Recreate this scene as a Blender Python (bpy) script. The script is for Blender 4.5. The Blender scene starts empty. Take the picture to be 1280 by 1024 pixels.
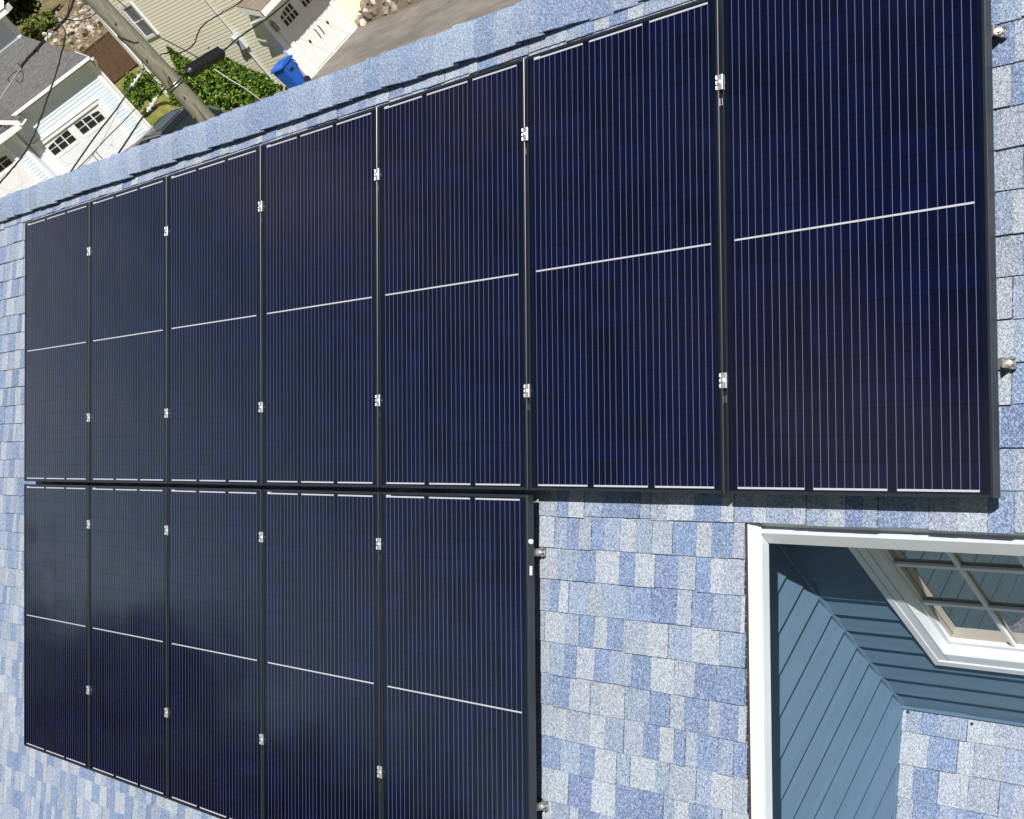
import bpy, bmesh, math, random
from mathutils import Vector, Matrix
random.seed(7)
SC = bpy.context.scene
COL = SC.collection
R = math.radians

# ------------------------------------------------------------------ camera, sky, sun, exposure
AXES = [[0.639728, 0.507507, -0.577221], [-0.030497, -0.73365, -0.678843], [-0.767996, 0.451878, -0.453859]]
CAM_POS = Vector((9.4069, -3.7054, 1.7888))
FPX = 1841.8                                     # focal length in pixels of the 1280 px wide photograph
TH = R(41.9227)                                  # pitch of the roof
CT, ST = math.cos(TH), math.sin(TH)
cam = bpy.data.cameras.new('camera')
co = bpy.data.objects.new('camera', cam)
COL.objects.link(co)
ax = Vector(AXES[0]); ay = -Vector(AXES[1]); az = -Vector(AXES[2])
m = Matrix.Identity(4)
for i in range(3):
    m[i][0] = ax[i]; m[i][1] = ay[i]; m[i][2] = az[i]; m[i][3] = CAM_POS[i]
co.matrix_world = m
cam.sensor_fit = 'HORIZONTAL'; cam.sensor_width = 36.0
cam.lens = FPX / 1280 * 36.0
cam.clip_start = 0.05; cam.clip_end = 3000
SC.camera = co

SUN_DIR = Vector((0.70, -0.327, 1.051)).normalized()
sun_el = math.asin(SUN_DIR.z); sun_rot = math.atan2(SUN_DIR.x, SUN_DIR.y)
world = bpy.data.worlds.new('World'); SC.world = world
world.use_nodes = True
wt = world.node_tree; wt.nodes.clear()
wo = wt.nodes.new('ShaderNodeOutputWorld'); bg = wt.nodes.new('ShaderNodeBackground')
sky = wt.nodes.new('ShaderNodeTexSky'); sky.sky_type = 'NISHITA'; sky.sun_disc = False
sky.sun_elevation = sun_el; sky.sun_rotation = sun_rot
sky.air_density = 1.0; sky.dust_density = 1.2; sky.ozone_density = 1.0
# thin broken cloud over the clear sky
tc = wt.nodes.new('ShaderNodeTexCoord')
mp = wt.nodes.new('ShaderNodeMapping'); mp.inputs['Scale'].default_value = (1.0, 1.0, 2.0)
nz = wt.nodes.new('ShaderNodeTexNoise'); nz.inputs['Scale'].default_value = 3.1
nz.inputs['Detail'].default_value = 6; nz.inputs['Roughness'].default_value = 0.55
rp = wt.nodes.new('ShaderNodeValToRGB'); rp.color_ramp.elements[0].position = 0.44; rp.color_ramp.elements[1].position = 0.66
mx = wt.nodes.new('ShaderNodeMixRGB'); mx.inputs[2].default_value = (12.5, 10.6, 9.6, 1)
mu = wt.nodes.new('ShaderNodeMath'); mu.operation = 'MULTIPLY'; mu.inputs[1].default_value = 0.6
wt.links.new(tc.outputs['Generated'], mp.inputs['Vector']); wt.links.new(mp.outputs[0], nz.inputs['Vector'])
wt.links.new(nz.outputs['Fac'], rp.inputs[0]); wt.links.new(rp.outputs[0], mu.inputs[0]); wt.links.new(mu.outputs[0], mx.inputs[0])
sx = wt.nodes.new('ShaderNodeSeparateXYZ'); wt.links.new(tc.outputs['Generated'], sx.inputs[0])
mr = wt.nodes.new('ShaderNodeMapRange'); mr.inputs[1].default_value = 0.0; mr.inputs[2].default_value = 0.55; mr.inputs[3].default_value = 0.85; mr.inputs[4].default_value = 0.0
mr.interpolation_type = 'SMOOTHSTEP'
wt.links.new(sx.outputs[2], mr.inputs[0])
hz = wt.nodes.new('ShaderNodeMixRGB'); hz.inputs[2].default_value = (10.5, 15.0, 17.2, 1)      # summer haze towards the horizon
dt = wt.nodes.new('ShaderNodeVectorMath'); dt.operation = 'DOT_PRODUCT'; dt.inputs[1].default_value = (-0.90, -0.43, 0.0)
wt.links.new(tc.outputs['Generated'], dt.inputs[0])
m2 = wt.nodes.new('ShaderNodeMapRange'); m2.interpolation_type = 'SMOOTHSTEP'
m2.inputs[1].default_value = 0.15; m2.inputs[2].default_value = 0.75; m2.inputs[3].default_value = 0.12; m2.inputs[4].default_value = 1.0   # the haze lies away from the sun
wt.links.new(dt.outputs['Value'], m2.inputs[0])
m3 = wt.nodes.new('ShaderNodeMath'); m3.operation = 'MULTIPLY'
wt.links.new(mr.outputs[0], m3.inputs[0]); wt.links.new(m2.outputs[0], m3.inputs[1])
wt.links.new(m3.outputs[0], hz.inputs[0]); wt.links.new(sky.outputs[0], hz.inputs[1])
m4 = wt.nodes.new('ShaderNodeMath'); m4.operation = 'MULTIPLY'
wt.links.new(mu.outputs[0], m4.inputs[0]); wt.links.new(m2.outputs[0], m4.inputs[1]); wt.links.new(m4.outputs[0], mx.inputs[0])
wt.links.new(hz.outputs[0], mx.inputs[1]); wt.links.new(mx.outputs[0], bg.inputs[0])
bg.inputs[1].default_value = 0.030
wt.links.new(bg.outputs[0], wo.inputs[0])

sun = bpy.data.lights.new('sun', 'SUN'); sun.energy = 5.0; sun.angle = R(0.5); sun.color = (1.0, 0.975, 0.94)
so = bpy.data.objects.new('sun', sun); COL.objects.link(so)
so.rotation_euler = SUN_DIR.to_track_quat('Z', 'Y').to_euler()
so.location = (0, 0, 30)
SC.view_settings.view_transform = 'Standard'; SC.view_settings.look = 'None'
SC.view_settings.exposure = 0.25; SC.view_settings.gamma = 1.0
SC.cycles.use_denoising = True
SC.cycles.max_bounces = 6

# ------------------------------------------------------------------ helpers
def lin(c):
    return tuple((x / 12.92 if x <= 0.04045 else ((x + 0.055) / 1.055) ** 2.4) for x in c)

class MB:
    """collects shapes; build() links them as ONE mesh object"""
    def __init__(s):
        s.v = []; s.f = []; s.c = []
    def face(s, pts, col=None):
        n = len(s.v); s.v += [tuple(p) for p in pts]; s.f.append(tuple(range(n, n + len(pts)))); s.c.append(col)
    def box(s, x0, x1, y0, y1, z0, z1, col=None, mat=None):
        P = [Vector((x, y, z)) for x in (x0, x1) for y in (y0, y1) for z in (z0, z1)]
        if mat: P = [mat @ p for p in P]
        n = len(s.v); s.v += [tuple(p) for p in P]
        for q in ((0, 1, 3, 2), (4, 6, 7, 5), (0, 4, 5, 1), (2, 3, 7, 6), (0, 2, 6, 4), (1, 5, 7, 3)):
            s.f.append(tuple(n + i for i in q)); s.c.append(col)
    def hexa(s, P, col=None):      # 8 points: lower 4 ccw, upper 4 ccw
        n = len(s.v); s.v += [tuple(p) for p in P]
        for q in ((3, 2, 1, 0), (4, 5, 6, 7), (0, 1, 5, 4), (1, 2, 6, 5), (2, 3, 7, 6), (3, 0, 4, 7)):
            s.f.append(tuple(n + i for i in q)); s.c.append(col)
    def prism(s, prof, axis, a, b, col=None):
        """extrude a closed 2-D profile along an axis ('x','y','z')"""
        def P(u, w, t):
            return {'x': (t, u, w), 'y': (u, t, w), 'z': (u, w, t)}[axis]
        n = len(s.v); k = len(prof)
        s.v += [P(u, w, a) for u, w in prof] + [P(u, w, b) for u, w in prof]
        for i in range(k):
            j = (i + 1) % k; s.f.append((n + i, n + j, n + k + j, n + k + i)); s.c.append(col)
        s.f.append(tuple(n + i for i in reversed(range(k)))); s.c.append(col)
        s.f.append(tuple(n + k + i for i in range(k))); s.c.append(col)
    def tube(s, pts, rad, seg=8, col=None, caps=True):
        pts = [Vector(p) for p in pts]; n0 = len(s.v); up = Vector((0.13, 0.31, 0.94))
        rads = rad if isinstance(rad, (list, tuple)) else [rad] * len(pts)
        for i, p in enumerate(pts):
            t = (pts[min(i + 1, len(pts) - 1)] - pts[max(i - 1, 0)]).normalized()
            a = t.cross(up)
            if a.length < 1e-3: a = t.cross(Vector((1, 0, 0)))
            a.normalize(); b = t.cross(a)
            for k in range(seg):
                w = 2 * math.pi * k / seg
                s.v.append(tuple(p + (a * math.cos(w) + b * math.sin(w)) * rads[i]))
        for i in range(len(pts) - 1):
            for k in range(seg):
                j = (k + 1) % seg
                s.f.append((n0 + i * seg + k, n0 + i * seg + j, n0 + (i + 1) * seg + j, n0 + (i + 1) * seg + k)); s.c.append(col)
        if caps:
            s.f.append(tuple(n0 + k for k in reversed(range(seg)))); s.c.append(col)
            q = n0 + (len(pts) - 1) * seg
            s.f.append(tuple(q + k for k in range(seg))); s.c.append(col)
    def build(s, name, mat, parent=None, bevel=0, smooth=False, seg=1):
        me = bpy.data.meshes.new(name)
        me.from_pydata(s.v, [], s.f)
        if any(c is not None for c in s.c):
            at = me.color_attributes.new('Col', 'FLOAT_COLOR', 'CORNER')
            k = 0
            for f, c in zip(s.f, s.c):
                c = c or (1, 1, 1)
                for _ in f:
                    at.data[k].color = (c[0], c[1], c[2], 1); k += 1
        bm = bmesh.new(); bm.from_mesh(me)
        if smooth == 'weld' or bevel:
            bmesh.ops.remove_doubles(bm, verts=bm.verts, dist=1e-5)
        bmesh.ops.recalc_face_normals(bm, faces=bm.faces)
        if bevel:
            ed = [e for e in bm.edges if len(e.link_faces) == 2 and e.calc_face_angle(0) > R(30)]
            bmesh.ops.bevel(bm, geom=ed, offset=bevel, segments=seg, affect='EDGES', clamp_overlap=True)
        bm.to_mesh(me); bm.free()
        if smooth:
            for p in me.polygons: p.use_smooth = True
        if mat: me.materials.append(mat)
        o = bpy.data.objects.new(name, me); COL.objects.link(o)
        if parent: o.parent = parent
        return o

def tag(o, label=None, cat=None, group=None, kind=None):
    if label: o['label'] = label
    if cat: o['category'] = cat
    if group: o['group'] = group
    if kind: o['kind'] = kind
    return o
def thing(name, label, cat, loc=(0, 0, 0), rot=(0, 0, 0), group=None):
    o = bpy.data.objects.new(name, None); COL.objects.link(o)
    o.location = loc; o.rotation_euler = rot; o.empty_display_size = 0.1
    return tag(o, label, cat, group)
def copy_tree(o, parent=None):
    c = o.copy(); COL.objects.link(c)
    if parent: c.parent = parent
    for ch in list(o.children): copy_tree(ch, c)
    return c

# pixels of the 1280x1024 photograph into points at a chosen distance / on a chosen plane (design aid for far things)
def ray(px, py):
    d = Vector(AXES[0]) * ((px - 640) / FPX) + Vector(AXES[1]) * ((py - 512) / FPX) + Vector(AXES[2])
    return d.normalized()
def at(px, py, dist): return CAM_POS + ray(px, py) * dist

# ------------------------------------------------------------------ materials
def new_mat(name):
    mt = bpy.data.materials.new(name); mt.use_nodes = True
    return mt, mt.node_tree, mt.node_tree.nodes['Principled BSDF']
def N(nt, typ, **kw):
    n = nt.nodes.new(typ)
    for k, v in kw.items():
        if k.startswith('i_'): n.inputs[k[2:]].default_value = v
        else: setattr(n, k, v)
    return n
def math_node(nt, op, a, b=None, c=None):
    n = nt.nodes.new('ShaderNodeMath'); n.operation = op
    for i, x in enumerate((a, b, c)):
        if x is None: continue
        if isinstance(x, (int, float)): n.inputs[i].default_value = x
        else: nt.links.new(x, n.inputs[i])
    return n.outputs[0]

def noisy(name, base, amt=0.12, scale=8, rough=0.7, metal=0.0, spec=0.5, bump=0.0, bscale=None, stretch=(1, 1, 1), attr=False, detail=5, base2=None, s2=0.3):
    """a base colour broken up by noise, optionally times the face colour attribute"""
    mt, nt, b = new_mat(name)
    tcn = N(nt, 'ShaderNodeTexCoord'); mpn = N(nt, 'ShaderNodeMapping'); mpn.inputs['Scale'].default_value = stretch
    nt.links.new(tcn.outputs['Object'], mpn.inputs[0])
    nn = N(nt, 'ShaderNodeTexNoise'); nn.inputs['Scale'].default_value = scale; nn.inputs['Detail'].default_value = detail
    nt.links.new(mpn.outputs[0], nn.inputs['Vector'])
    ml = math_node(nt, 'MULTIPLY_ADD', nn.outputs['Fac'], 4 * amt, 1 - 2 * amt)
    mm = N(nt, 'ShaderNodeVectorMath', operation='SCALE')
    if attr:
        a = N(nt, 'ShaderNodeAttribute', attribute_name='Col')
        nt.links.new(a.outputs['Color'], mm.inputs[0])
    else:
        mm.inputs[0].default_value = base[:3]
        if base2:
            nb = N(nt, 'ShaderNodeTexNoise'); nb.inputs['Scale'].default_value = s2; nb.inputs['Detail'].default_value = 6; nb.inputs['Roughness'].default_value = 0.65
            nt.links.new(mpn.outputs[0], nb.inputs['Vector'])
            rb = N(nt, 'ShaderNodeValToRGB'); rb.color_ramp.elements[0].position = 0.42; rb.color_ramp.elements[1].position = 0.60
            rb.color_ramp.elements[0].color = (*base, 1); rb.color_ramp.elements[1].color = (*base2, 1)
            nt.links.new(nb.outputs['Fac'], rb.inputs[0]); nt.links.new(rb.outputs[0], mm.inputs[0])
    nt.links.new(ml, mm.inputs['Scale']); nt.links.new(mm.outputs[0], b.inputs['Base Color'])
    b.inputs['Roughness'].default_value = rough; b.inputs['Metallic'].default_value = metal
    b.inputs['Specular IOR Level'].default_value = spec
    if bump:
        n2 = N(nt, 'ShaderNodeTexNoise'); n2.inputs['Scale'].default_value = bscale or scale * 4; n2.inputs['Detail'].default_value = 3
        nt.links.new(mpn.outputs[0], n2.inputs['Vector'])
        bp = N(nt, 'ShaderNodeBump'); bp.inputs['Strength'].default_value = bump; bp.inputs['Distance'].default_value = 0.01
        nt.links.new(n2.outputs['Fac'], bp.inputs['Height']); nt.links.new(bp.outputs[0], b.inputs['Normal'])
    return mt

def shingle_material():
    mt, nt, b = new_mat('asphalt_shingle')
    tcn = N(nt, 'ShaderNodeTexCoord')
    a = N(nt, 'ShaderNodeAttribute', attribute_name='Col')
    vo = N(nt, 'ShaderNodeTexVoronoi'); vo.inputs['Scale'].default_value = 240
    nt.links.new(tcn.outputs['Object'], vo.inputs['Vector'])
    hs = N(nt, 'ShaderNodeSeparateColor'); nt.links.new(vo.outputs['Color'], hs.inputs[0])
    n1 = N(nt, 'ShaderNodeTexNoise'); n1.inputs['Scale'].default_value = 95; n1.inputs['Detail'].default_value = 4; n1.inputs['Roughness'].default_value = 0.7
    nt.links.new(tcn.outputs['Object'], n1.inputs['Vector'])
    n2 = N(nt, 'ShaderNodeTexNoise'); n2.inputs['Scale'].default_value = 1.3; n2.inputs['Detail'].default_value = 4
    nt.links.new(tcn.outputs['Object'], n2.inputs['Vector'])
    g = math_node(nt, 'MULTIPLY_ADD', hs.outputs[0], 0.68, 0.61)
    g = math_node(nt, 'MULTIPLY', g, math_node(nt, 'MULTIPLY_ADD', n1.outputs['Fac'], 1.1, 0.40))
    g = math_node(nt, 'MULTIPLY', g, math_node(nt, 'MULTIPLY_ADD', n2.outputs['Fac'], 0.4, 0.8))
    mm = N(nt, 'ShaderNodeVectorMath', operation='SCALE')
    nt.links.new(a.outputs['Color'], mm.inputs[0]); nt.links.new(g, mm.inputs['Scale'])
    # scattered pale granules
    gt = math_node(nt, 'GREATER_THAN', hs.outputs[1], 0.80)
    mixn = N(nt, 'ShaderNodeMixRGB'); mixn.inputs[2].default_value = (0.60, 0.64, 0.70, 1)
    nt.links.new(math_node(nt, 'MULTIPLY', gt, 0.38), mixn.inputs[0]); nt.links.new(mm.outputs[0], mixn.inputs[1])
    nt.links.new(mixn.outputs[0], b.inputs['Base Color'])
    b.inputs['Roughness'].default_value = 0.92; b.inputs['Specular IOR Level'].default_value = 0.2
    bp = N(nt, 'ShaderNodeBump'); bp.inputs['Strength'].default_value = 0.6; bp.inputs['Distance'].default_value = 0.003
    nt.links.new(vo.outputs['Distance'], bp.inputs['Height']); nt.links.new(bp.outputs[0], b.inputs['Normal'])
    return mt

PW, PH = 0.998, 1.6857          # one solar panel
CP, BP, ROW = 0.157, 0.0305, 0.0815
def cell_material():
    mt, nt, b = new_mat('solar_cells')
    tcn = N(nt, 'ShaderNodeTexCoord'); sp = N(nt, 'ShaderNodeSeparateXYZ'); nt.links.new(tcn.outputs['Object'], sp.inputs[0])
    x, y = sp.outputs[0], sp.outputs[1]
    cu = math_node(nt, 'ADD', math_node(nt, 'DIVIDE', x, CP), 3.0)
    fr = math_node(nt, 'FRACT', cu); t = math_node(nt, 'MULTIPLY', math_node(nt, 'SUBTRACT', fr, 0.5), CP)
    lf = math_node(nt, 'FRACT', math_node(nt, 'ADD', math_node(nt, 'DIVIDE', t, BP), 0.5))
    dl = math_node(nt, 'MULTIPLY', math_node(nt, 'ABSOLUTE', math_node(nt, 'SUBTRACT', lf, 0.5)), BP)
    line = math_node(nt, 'LESS_THAN', dl, 0.00085)
    inx = math_node(nt, 'LESS_THAN', math_node(nt, 'ABSOLUTE', x), 3 * CP)
    q = math_node(nt, 'ABSOLUTE', y)
    iny = math_node(nt, 'LESS_THAN', q, 0.822)
    inside = math_node(nt, 'MULTIPLY', inx, iny)
    line = math_node(nt, 'MULTIPLY', line, inside)
    rq = math_node(nt, 'DIVIDE', math_node(nt, 'SUBTRACT', q, 0.005), ROW)
    rf = math_node(nt, 'FRACT', math_node(nt, 'ADD', rq, 0.5))
    rd = math_node(nt, 'MULTIPLY', math_node(nt, 'ABSOLUTE', math_node(nt, 'SUBTRACT', rf, 0.5)), ROW)
    gap = math_node(nt, 'LESS_THAN', rd, 0.0022)
    gx = math_node(nt, 'GREATER_THAN', math_node(nt, 'ABSOLUTE', t), CP / 2 - 0.0012)
    # every cell its own shade
    cell = N(nt, 'ShaderNodeCombineXYZ')
    nt.links.new(math_node(nt, 'FLOOR', cu), cell.inputs[0]); nt.links.new(math_node(nt, 'FLOOR', math_node(nt, 'DIVIDE', y, ROW)), cell.inputs[1])
    oi = N(nt, 'ShaderNodeObjectInfo'); nt.links.new(math_node(nt, 'MULTIPLY', oi.outputs['Random'], 97.0), cell.inputs[2])
    wn = N(nt, 'ShaderNodeTexWhiteNoise'); nt.links.new(cell.outputs[0], wn.inputs['Vector'])
    ns = N(nt, 'ShaderNodeTexNoise'); ns.inputs['Scale'].default_value = 5; ns.inputs['Detail'].default_value = 4
    nt.links.new(tcn.outputs['Object'], ns.inputs['Vector'])
    tint = N(nt, 'ShaderNodeMixRGB'); tint.inputs[1].default_value = (0.0014, 0.0018, 0.008, 1); tint.inputs[2].default_value = (0.0024, 0.0034, 0.027, 1)
    nt.links.new(math_node(nt, 'MULTIPLY_ADD', wn.outputs['Value'], 0.65, math_node(nt, 'MULTIPLY', ns.outputs['Fac'], 0.5)), tint.inputs[0])
    m1 = N(nt, 'ShaderNodeMixRGB'); m1.inputs[2].default_value = (0.0008, 0.0009, 0.003, 1)
    nt.links.new(math_node(nt, 'MULTIPLY', math_node(nt, 'MAXIMUM', gap, gx), 0.9), m1.inputs[0]); nt.links.new(tint.outputs[0], m1.inputs[1])
    m2 = N(nt, 'ShaderNodeMixRGB'); m2.inputs[1].default_value = (0.0025, 0.0050, 0.015, 1)
    nt.links.new(inside, m2.inputs[0]); nt.links.new(m1.outputs[0], m2.inputs[2])
    m3 = N(nt, 'ShaderNodeMixRGB'); m3.inputs[2].default_value = (0.18, 0.18, 0.30, 1)
    nt.links.new(line, m3.inputs[0]); nt.links.new(m2.outputs[0], m3.inputs[1])
    nt.links.new(m3.outputs[0], b.inputs['Base Color'])
    b.inputs['Coat Weight'].default_value = 1.0; b.inputs['Coat IOR'].default_value = 1.6; b.inputs['Coat Roughness'].default_value = 0.10; b.inputs['Roughness'].default_value = 0.11; b.inputs['Specular IOR Level'].default_value = 0.25
    dn = N(nt, 'ShaderNodeTexNoise'); dn.inputs['Scale'].default_value = 3.0; dn.inputs['Detail'].default_value = 6
    nt.links.new(tcn.outputs['Object'], dn.inputs['Vector'])
    nt.links.new(math_node(nt, 'MULTIPLY_ADD', dn.outputs['Fac'], 0.10, 0.06), b.inputs['Roughness'])
    nt.links.new(math_node(nt, 'MULTIPLY_ADD', dn.outputs['Fac'], 0.16, 0.03), b.inputs['Coat Roughness'])
    wv = N(nt, 'ShaderNodeTexNoise'); wv.inputs['Scale'].default_value = 2.2; wv.inputs['Detail'].default_value = 1
    nt.links.new(tcn.outputs['Object'], wv.inputs['Vector'])
    hsum = math_node(nt, 'ADD', math_node(nt, 'MULTIPLY', wv.outputs['Fac'], 1.0), math_node(nt, 'MULTIPLY', math_node(nt, 'MAXIMUM', gap, gx), 0.02))
    bp = N(nt, 'ShaderNodeBump'); bp.inputs['Strength'].default_value = 0.25; bp.inputs['Distance'].default_value = 0.02
    nt.links.new(hsum, bp.inputs['Height']); nt.links.new(bp.outputs[0], b.inputs['Coat Normal'])
    return mt

M = {}
M['shingle'] = shingle_material()
M['cells'] = cell_material()
M['frame'] = noisy('black_anodised_frame', (0.020, 0.023, 0.028), 0.1, 30, 0.30, 0.0, 0.7)
M['frame'].node_tree.nodes['Principled BSDF'].inputs['Coat Weight'].default_value = 0.3
M['frame'].node_tree.nodes['Principled BSDF'].inputs['Coat Roughness'].default_value = 0.2
M['ribbon'] = noisy('tinned_ribbon', (0.60, 0.60, 0.68), 0.05, 40, 0.35, 0.2)
M['alu'] = noisy('mill_aluminium', (0.80, 0.80, 0.79), 0.08, 60, 0.33, 0.75)
M['steel'] = noisy('weathered_steel', (0.30, 0.29, 0.27), 0.2, 60, 0.45, 0.6)
M['sticker'] = noisy('white_sticker', (0.75, 0.76, 0.78), 0.05, 40, 0.5)
M['vent'] = noisy('ridge_vent_plastic', (0.014, 0.014, 0.017), 0.25, 40, 0.8)
M['trim'] = noisy('white_painted_trim', (0.60, 0.635, 0.67), 0.06, 6, 0.42, 0, 0.5, 0.05, 30)
M['blue'] = noisy('blue_grey_siding', (0.094, 0.160, 0.234), 0.08, 5, 0.55, 0, 0.4, 0.05, 60, (1, 1, 8))
M['white_siding'] = noisy('white_lap_siding', (0.68, 0.75, 0.82), 0.04, 2, 0.5)
M['cream'] = noisy('cream_lap_siding', (0.95, 0.88, 0.70), 0.02, 1.5, 0.55)
M['far_trim'] = noisy('house_white_trim', (0.82, 0.82, 0.82), 0.04, 3, 0.45)
M['door_white'] = noisy('garage_door_white', (0.78, 0.78, 0.77), 0.05, 4, 0.45)
M['dark_pane'] = noisy('dark_window_pane', (0.016, 0.018, 0.022), 0.1, 3, 0.08)
M['grey_pane'] = noisy('grey_window_pane', (0.17, 0.18, 0.20), 0.15, 3, 0.12)
M['grey_roof'] = noisy('grey_asphalt_roof', (0.125, 0.122, 0.12), 0.35, 7, 0.9, 0, 0.3, 0.2, 40, (1, 1, 1))
M['brown_roof'] = noisy('brown_asphalt_roof', (0.20, 0.155, 0.125), 0.3, 7, 0.9)
M['asphalt'] = noisy('worn_driveway', (0.215, 0.195, 0.165), 0.14, 3.5, 0.9, 0, 0.3, 0.15, 25, (0.5, 1.6, 1), base2=(0.15, 0.138, 0.12), s2=0.7)
M['grass'] = noisy('lawn', (0.155, 0.17, 0.036), 0.3, 5, 0.95, 0, 0.2, 0.6, 30, base2=(0.21, 0.19, 0.065), s2=0.9)
M['soil'] = noisy('dry_soil', (0.23, 0.165, 0.095), 0.3, 2.5, 0.95, 0, 0.2, 0.4, 8, base2=(0.13, 0.125, 0.05), s2=0.55)
M['stone'] = noisy('rubble_stone', (1, 1, 1), 0.25, 12, 0.9, attr=True)
M['wood'] = noisy('weathered_pole_wood', (0.235, 0.225, 0.175), 0.42, 7, 0.9, 0, 0.2, 0.5, 30, (9, 9, 0.8))
M['board'] = noisy('brown_stained_board', (0.105, 0.060, 0.036), 0.35, 5, 0.8, 0, 0.3, 0.2, 20, (6, 6, 0.6))
M['leaf'] = noisy('leaf', (1, 1, 1), 0.2, 3, 0.6, 0, 0.3, attr=True)
M['bark'] = noisy('bark', (0.10, 0.075, 0.05), 0.3, 9, 0.9)
M['cable'] = noisy('black_cable_jacket', (0.014, 0.014, 0.016), 0.15, 20, 0.5)
M['wire_grey'] = noisy('bare_aluminium_wire', (0.55, 0.55, 0.53), 0.1, 20, 0.4, 0.4)
M['porcelain'] = noisy('pale_insulator', (0.62, 0.64, 0.62), 0.1, 20, 0.3)
M['bin'] = noisy('blue_bin_plastic', (0.016, 0.115, 0.52), 0.14, 5, 0.42)
M['black_plastic'] = noisy('black_plastic', (0.012, 0.013, 0.016), 0.1, 12, 0.45)
M['car_paint'] = noisy('black_car_paint', (0.010, 0.011, 0.014), 0.05, 2, 0.12, 0.0, 0.6)
M['car_glass'] = noisy('tinted_car_glass', (0.015, 0.024, 0.022), 0.1, 2, 0.05)
M['chrome'] = noisy('satin_chrome', (0.7, 0.72, 0.74), 0.05, 8, 0.2, 0.9)
M['tyre'] = noisy('tyre_rubber', (0.015, 0.015, 0.015), 0.1, 10, 0.8)
M['dark_room'] = noisy('dim_room', (0.50, 0.51, 0.47), 0.1, 2, 0.9)
M['meter'] = noisy('meter_grey', (0.52, 0.56, 0.58), 0.08, 10, 0.4)
M['underlay'] = noisy('roof_underlay', (0.03, 0.032, 0.04), 0.2, 20, 0.9)
M['rust'] = noisy('rusty_flashing', (0.055, 0.035, 0.03), 0.3, 25, 0.8)
def glass_material():
    mt, nt, b = new_mat('window_glass')
    nt.nodes.remove(b)
    out = nt.nodes['Material Output']
    tr = N(nt, 'ShaderNodeBsdfTransparent'); tr.inputs[0].default_value = (0.78, 0.82, 0.80, 1)
    gl = N(nt, 'ShaderNodeBsdfGlossy'); gl.inputs['Roughness'].default_value = 0.015; gl.inputs[0].default_value = (1.0, 0.90, 0.75, 1)
    fr = N(nt, 'ShaderNodeFresnel'); fr.inputs[0].default_value = 1.75
    k = math_node(nt, 'MULTIPLY_ADD', fr.outputs[0], 1.2, 0.32)
    mxx = N(nt, 'ShaderNodeMixShader'); nt.links.new(k, mxx.inputs[0]); nt.links.new(tr.outputs[0], mxx.inputs[1]); nt.links.new(gl.outputs[0], mxx.inputs[2])
    nt.links.new(mxx.outputs[0], out.inputs['Surface'])
    return mt
M['glass'] = glass_material()

# ------------------------------------------------------------------ our house: the roof
GROUND = -9.0
def RP(u, v, h=0.0):           # u along the ridge, v down the slope, h above the roof surface
    return Vector((u, -CT * v - ST * h, -ST * v + CT * h))
ROT = (TH, 0, 0)               # local x = along the ridge, y = up the slope, z = out of the roof
house = thing('house', 'blue sided house with a blue grey shingle roof carrying the solar panels', 'house', (4.0, -0.2, GROUND))
def in_house(o, par=None):
    """keep the object where it is while hanging it under the house"""
    o.parent = par or house
    bpy.context.view_layer.update()
    o.matrix_parent_inverse = (par or house).matrix_world.inverted()
    return o
LIGHT, MID, BLUE, LAV, DEEP = (0.385, 0.425, 0.49), (0.275, 0.34, 0.455), (0.195, 0.268, 0.425), (0.325, 0.365, 0.455), (0.17, 0.23, 0.38)
CAPB = (0.205, 0.275, 0.42); CAPM = (0.24, 0.305, 0.43)
PAL = [LIGHT] * 7 + [MID] * 6 + [BLUE] * 6 + [LAV] * 4 + [DEEP] * 1
def jit(c, a=0.06):
    k = 1 + random.uniform(-a, a)
    return tuple(max(0.0, x * k * (1 + random.uniform(-0.02, 0.02))) for x in c)
NOTCH_U, NOTCH_V = 6.065, 1.787
EXPO = 0.1228
def course(mb, u0, u1, v_low, expo, rag=0.0):
    """one course of laminated tabs, v_low = its butt edge; local coords x=u, y=-v, z=h"""
    u = u0 - random.uniform(0, 0.1)
    y0 = -v_low; y1 = y0 + expo + 0.012
    prev = None; hi = random.random() < 0.5
    last = None
    while u < u1:
        if random.random() < 0.72: hi = not hi
        t = 0.0118 if hi else 0.0078
        parts = []
        for _ in range(random.choice((1, 1, 2, 2, 2, 3))):
            c = random.choice(PAL)
            while c is last: c = random.choice(PAL)
            last = c; parts.append((random.choice((0.055, 0.07, 0.085, 0.10, 0.115, 0.13)), c))
        edge = random.uniform(-0.0035, 0.0035); tilt = random.uniform(-0.0012, 0.0012)
        for i, (w, c) in enumerate(parts):
            p, q = max(u, u0), min(u + w, u1); u += w
            if q - p < 0.004: continue
            cc = jit(c)
            g0 = 0.0015 if i == 0 else 0; g1 = 0.0015 if i == len(parts) - 1 else 0
            P = [(p + g0, y0 + edge + tilt, 0.0), (q - g1, y0 + edge - tilt, 0.0), (q - g1, y1, -0.002), (p + g0, y1, -0.002),
                 (p + g0, y0 + edge + tilt, t), (q - g1, y0 + edge - tilt, t), (q - g1, y1, 0.0005), (p + g0, y1, 0.0005)]
            mb.hexa(P, cc)
            if i == len(parts) - 1 and random.random() < 0.8:      # exposed dark mat edge in the joint
                mb.hexa([(q - 0.0015, y0 + 0.001, 0.0), (q + 0.0013, y0 + 0.001, 0.0), (q + 0.0013, y1 - 0.02, 0.0), (q - 0.0015, y1 - 0.02, 0.0),
                         (q - 0.0015, y0 + 0.001, 0.0075), (q + 0.0013, y0 + 0.001, 0.0075), (q + 0.0013, y1 - 0.02, 0.002), (q - 0.0015, y1 - 0.02, 0.002)], (0.04, 0.045, 0.06))
mb = MB()
k = -16
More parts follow.
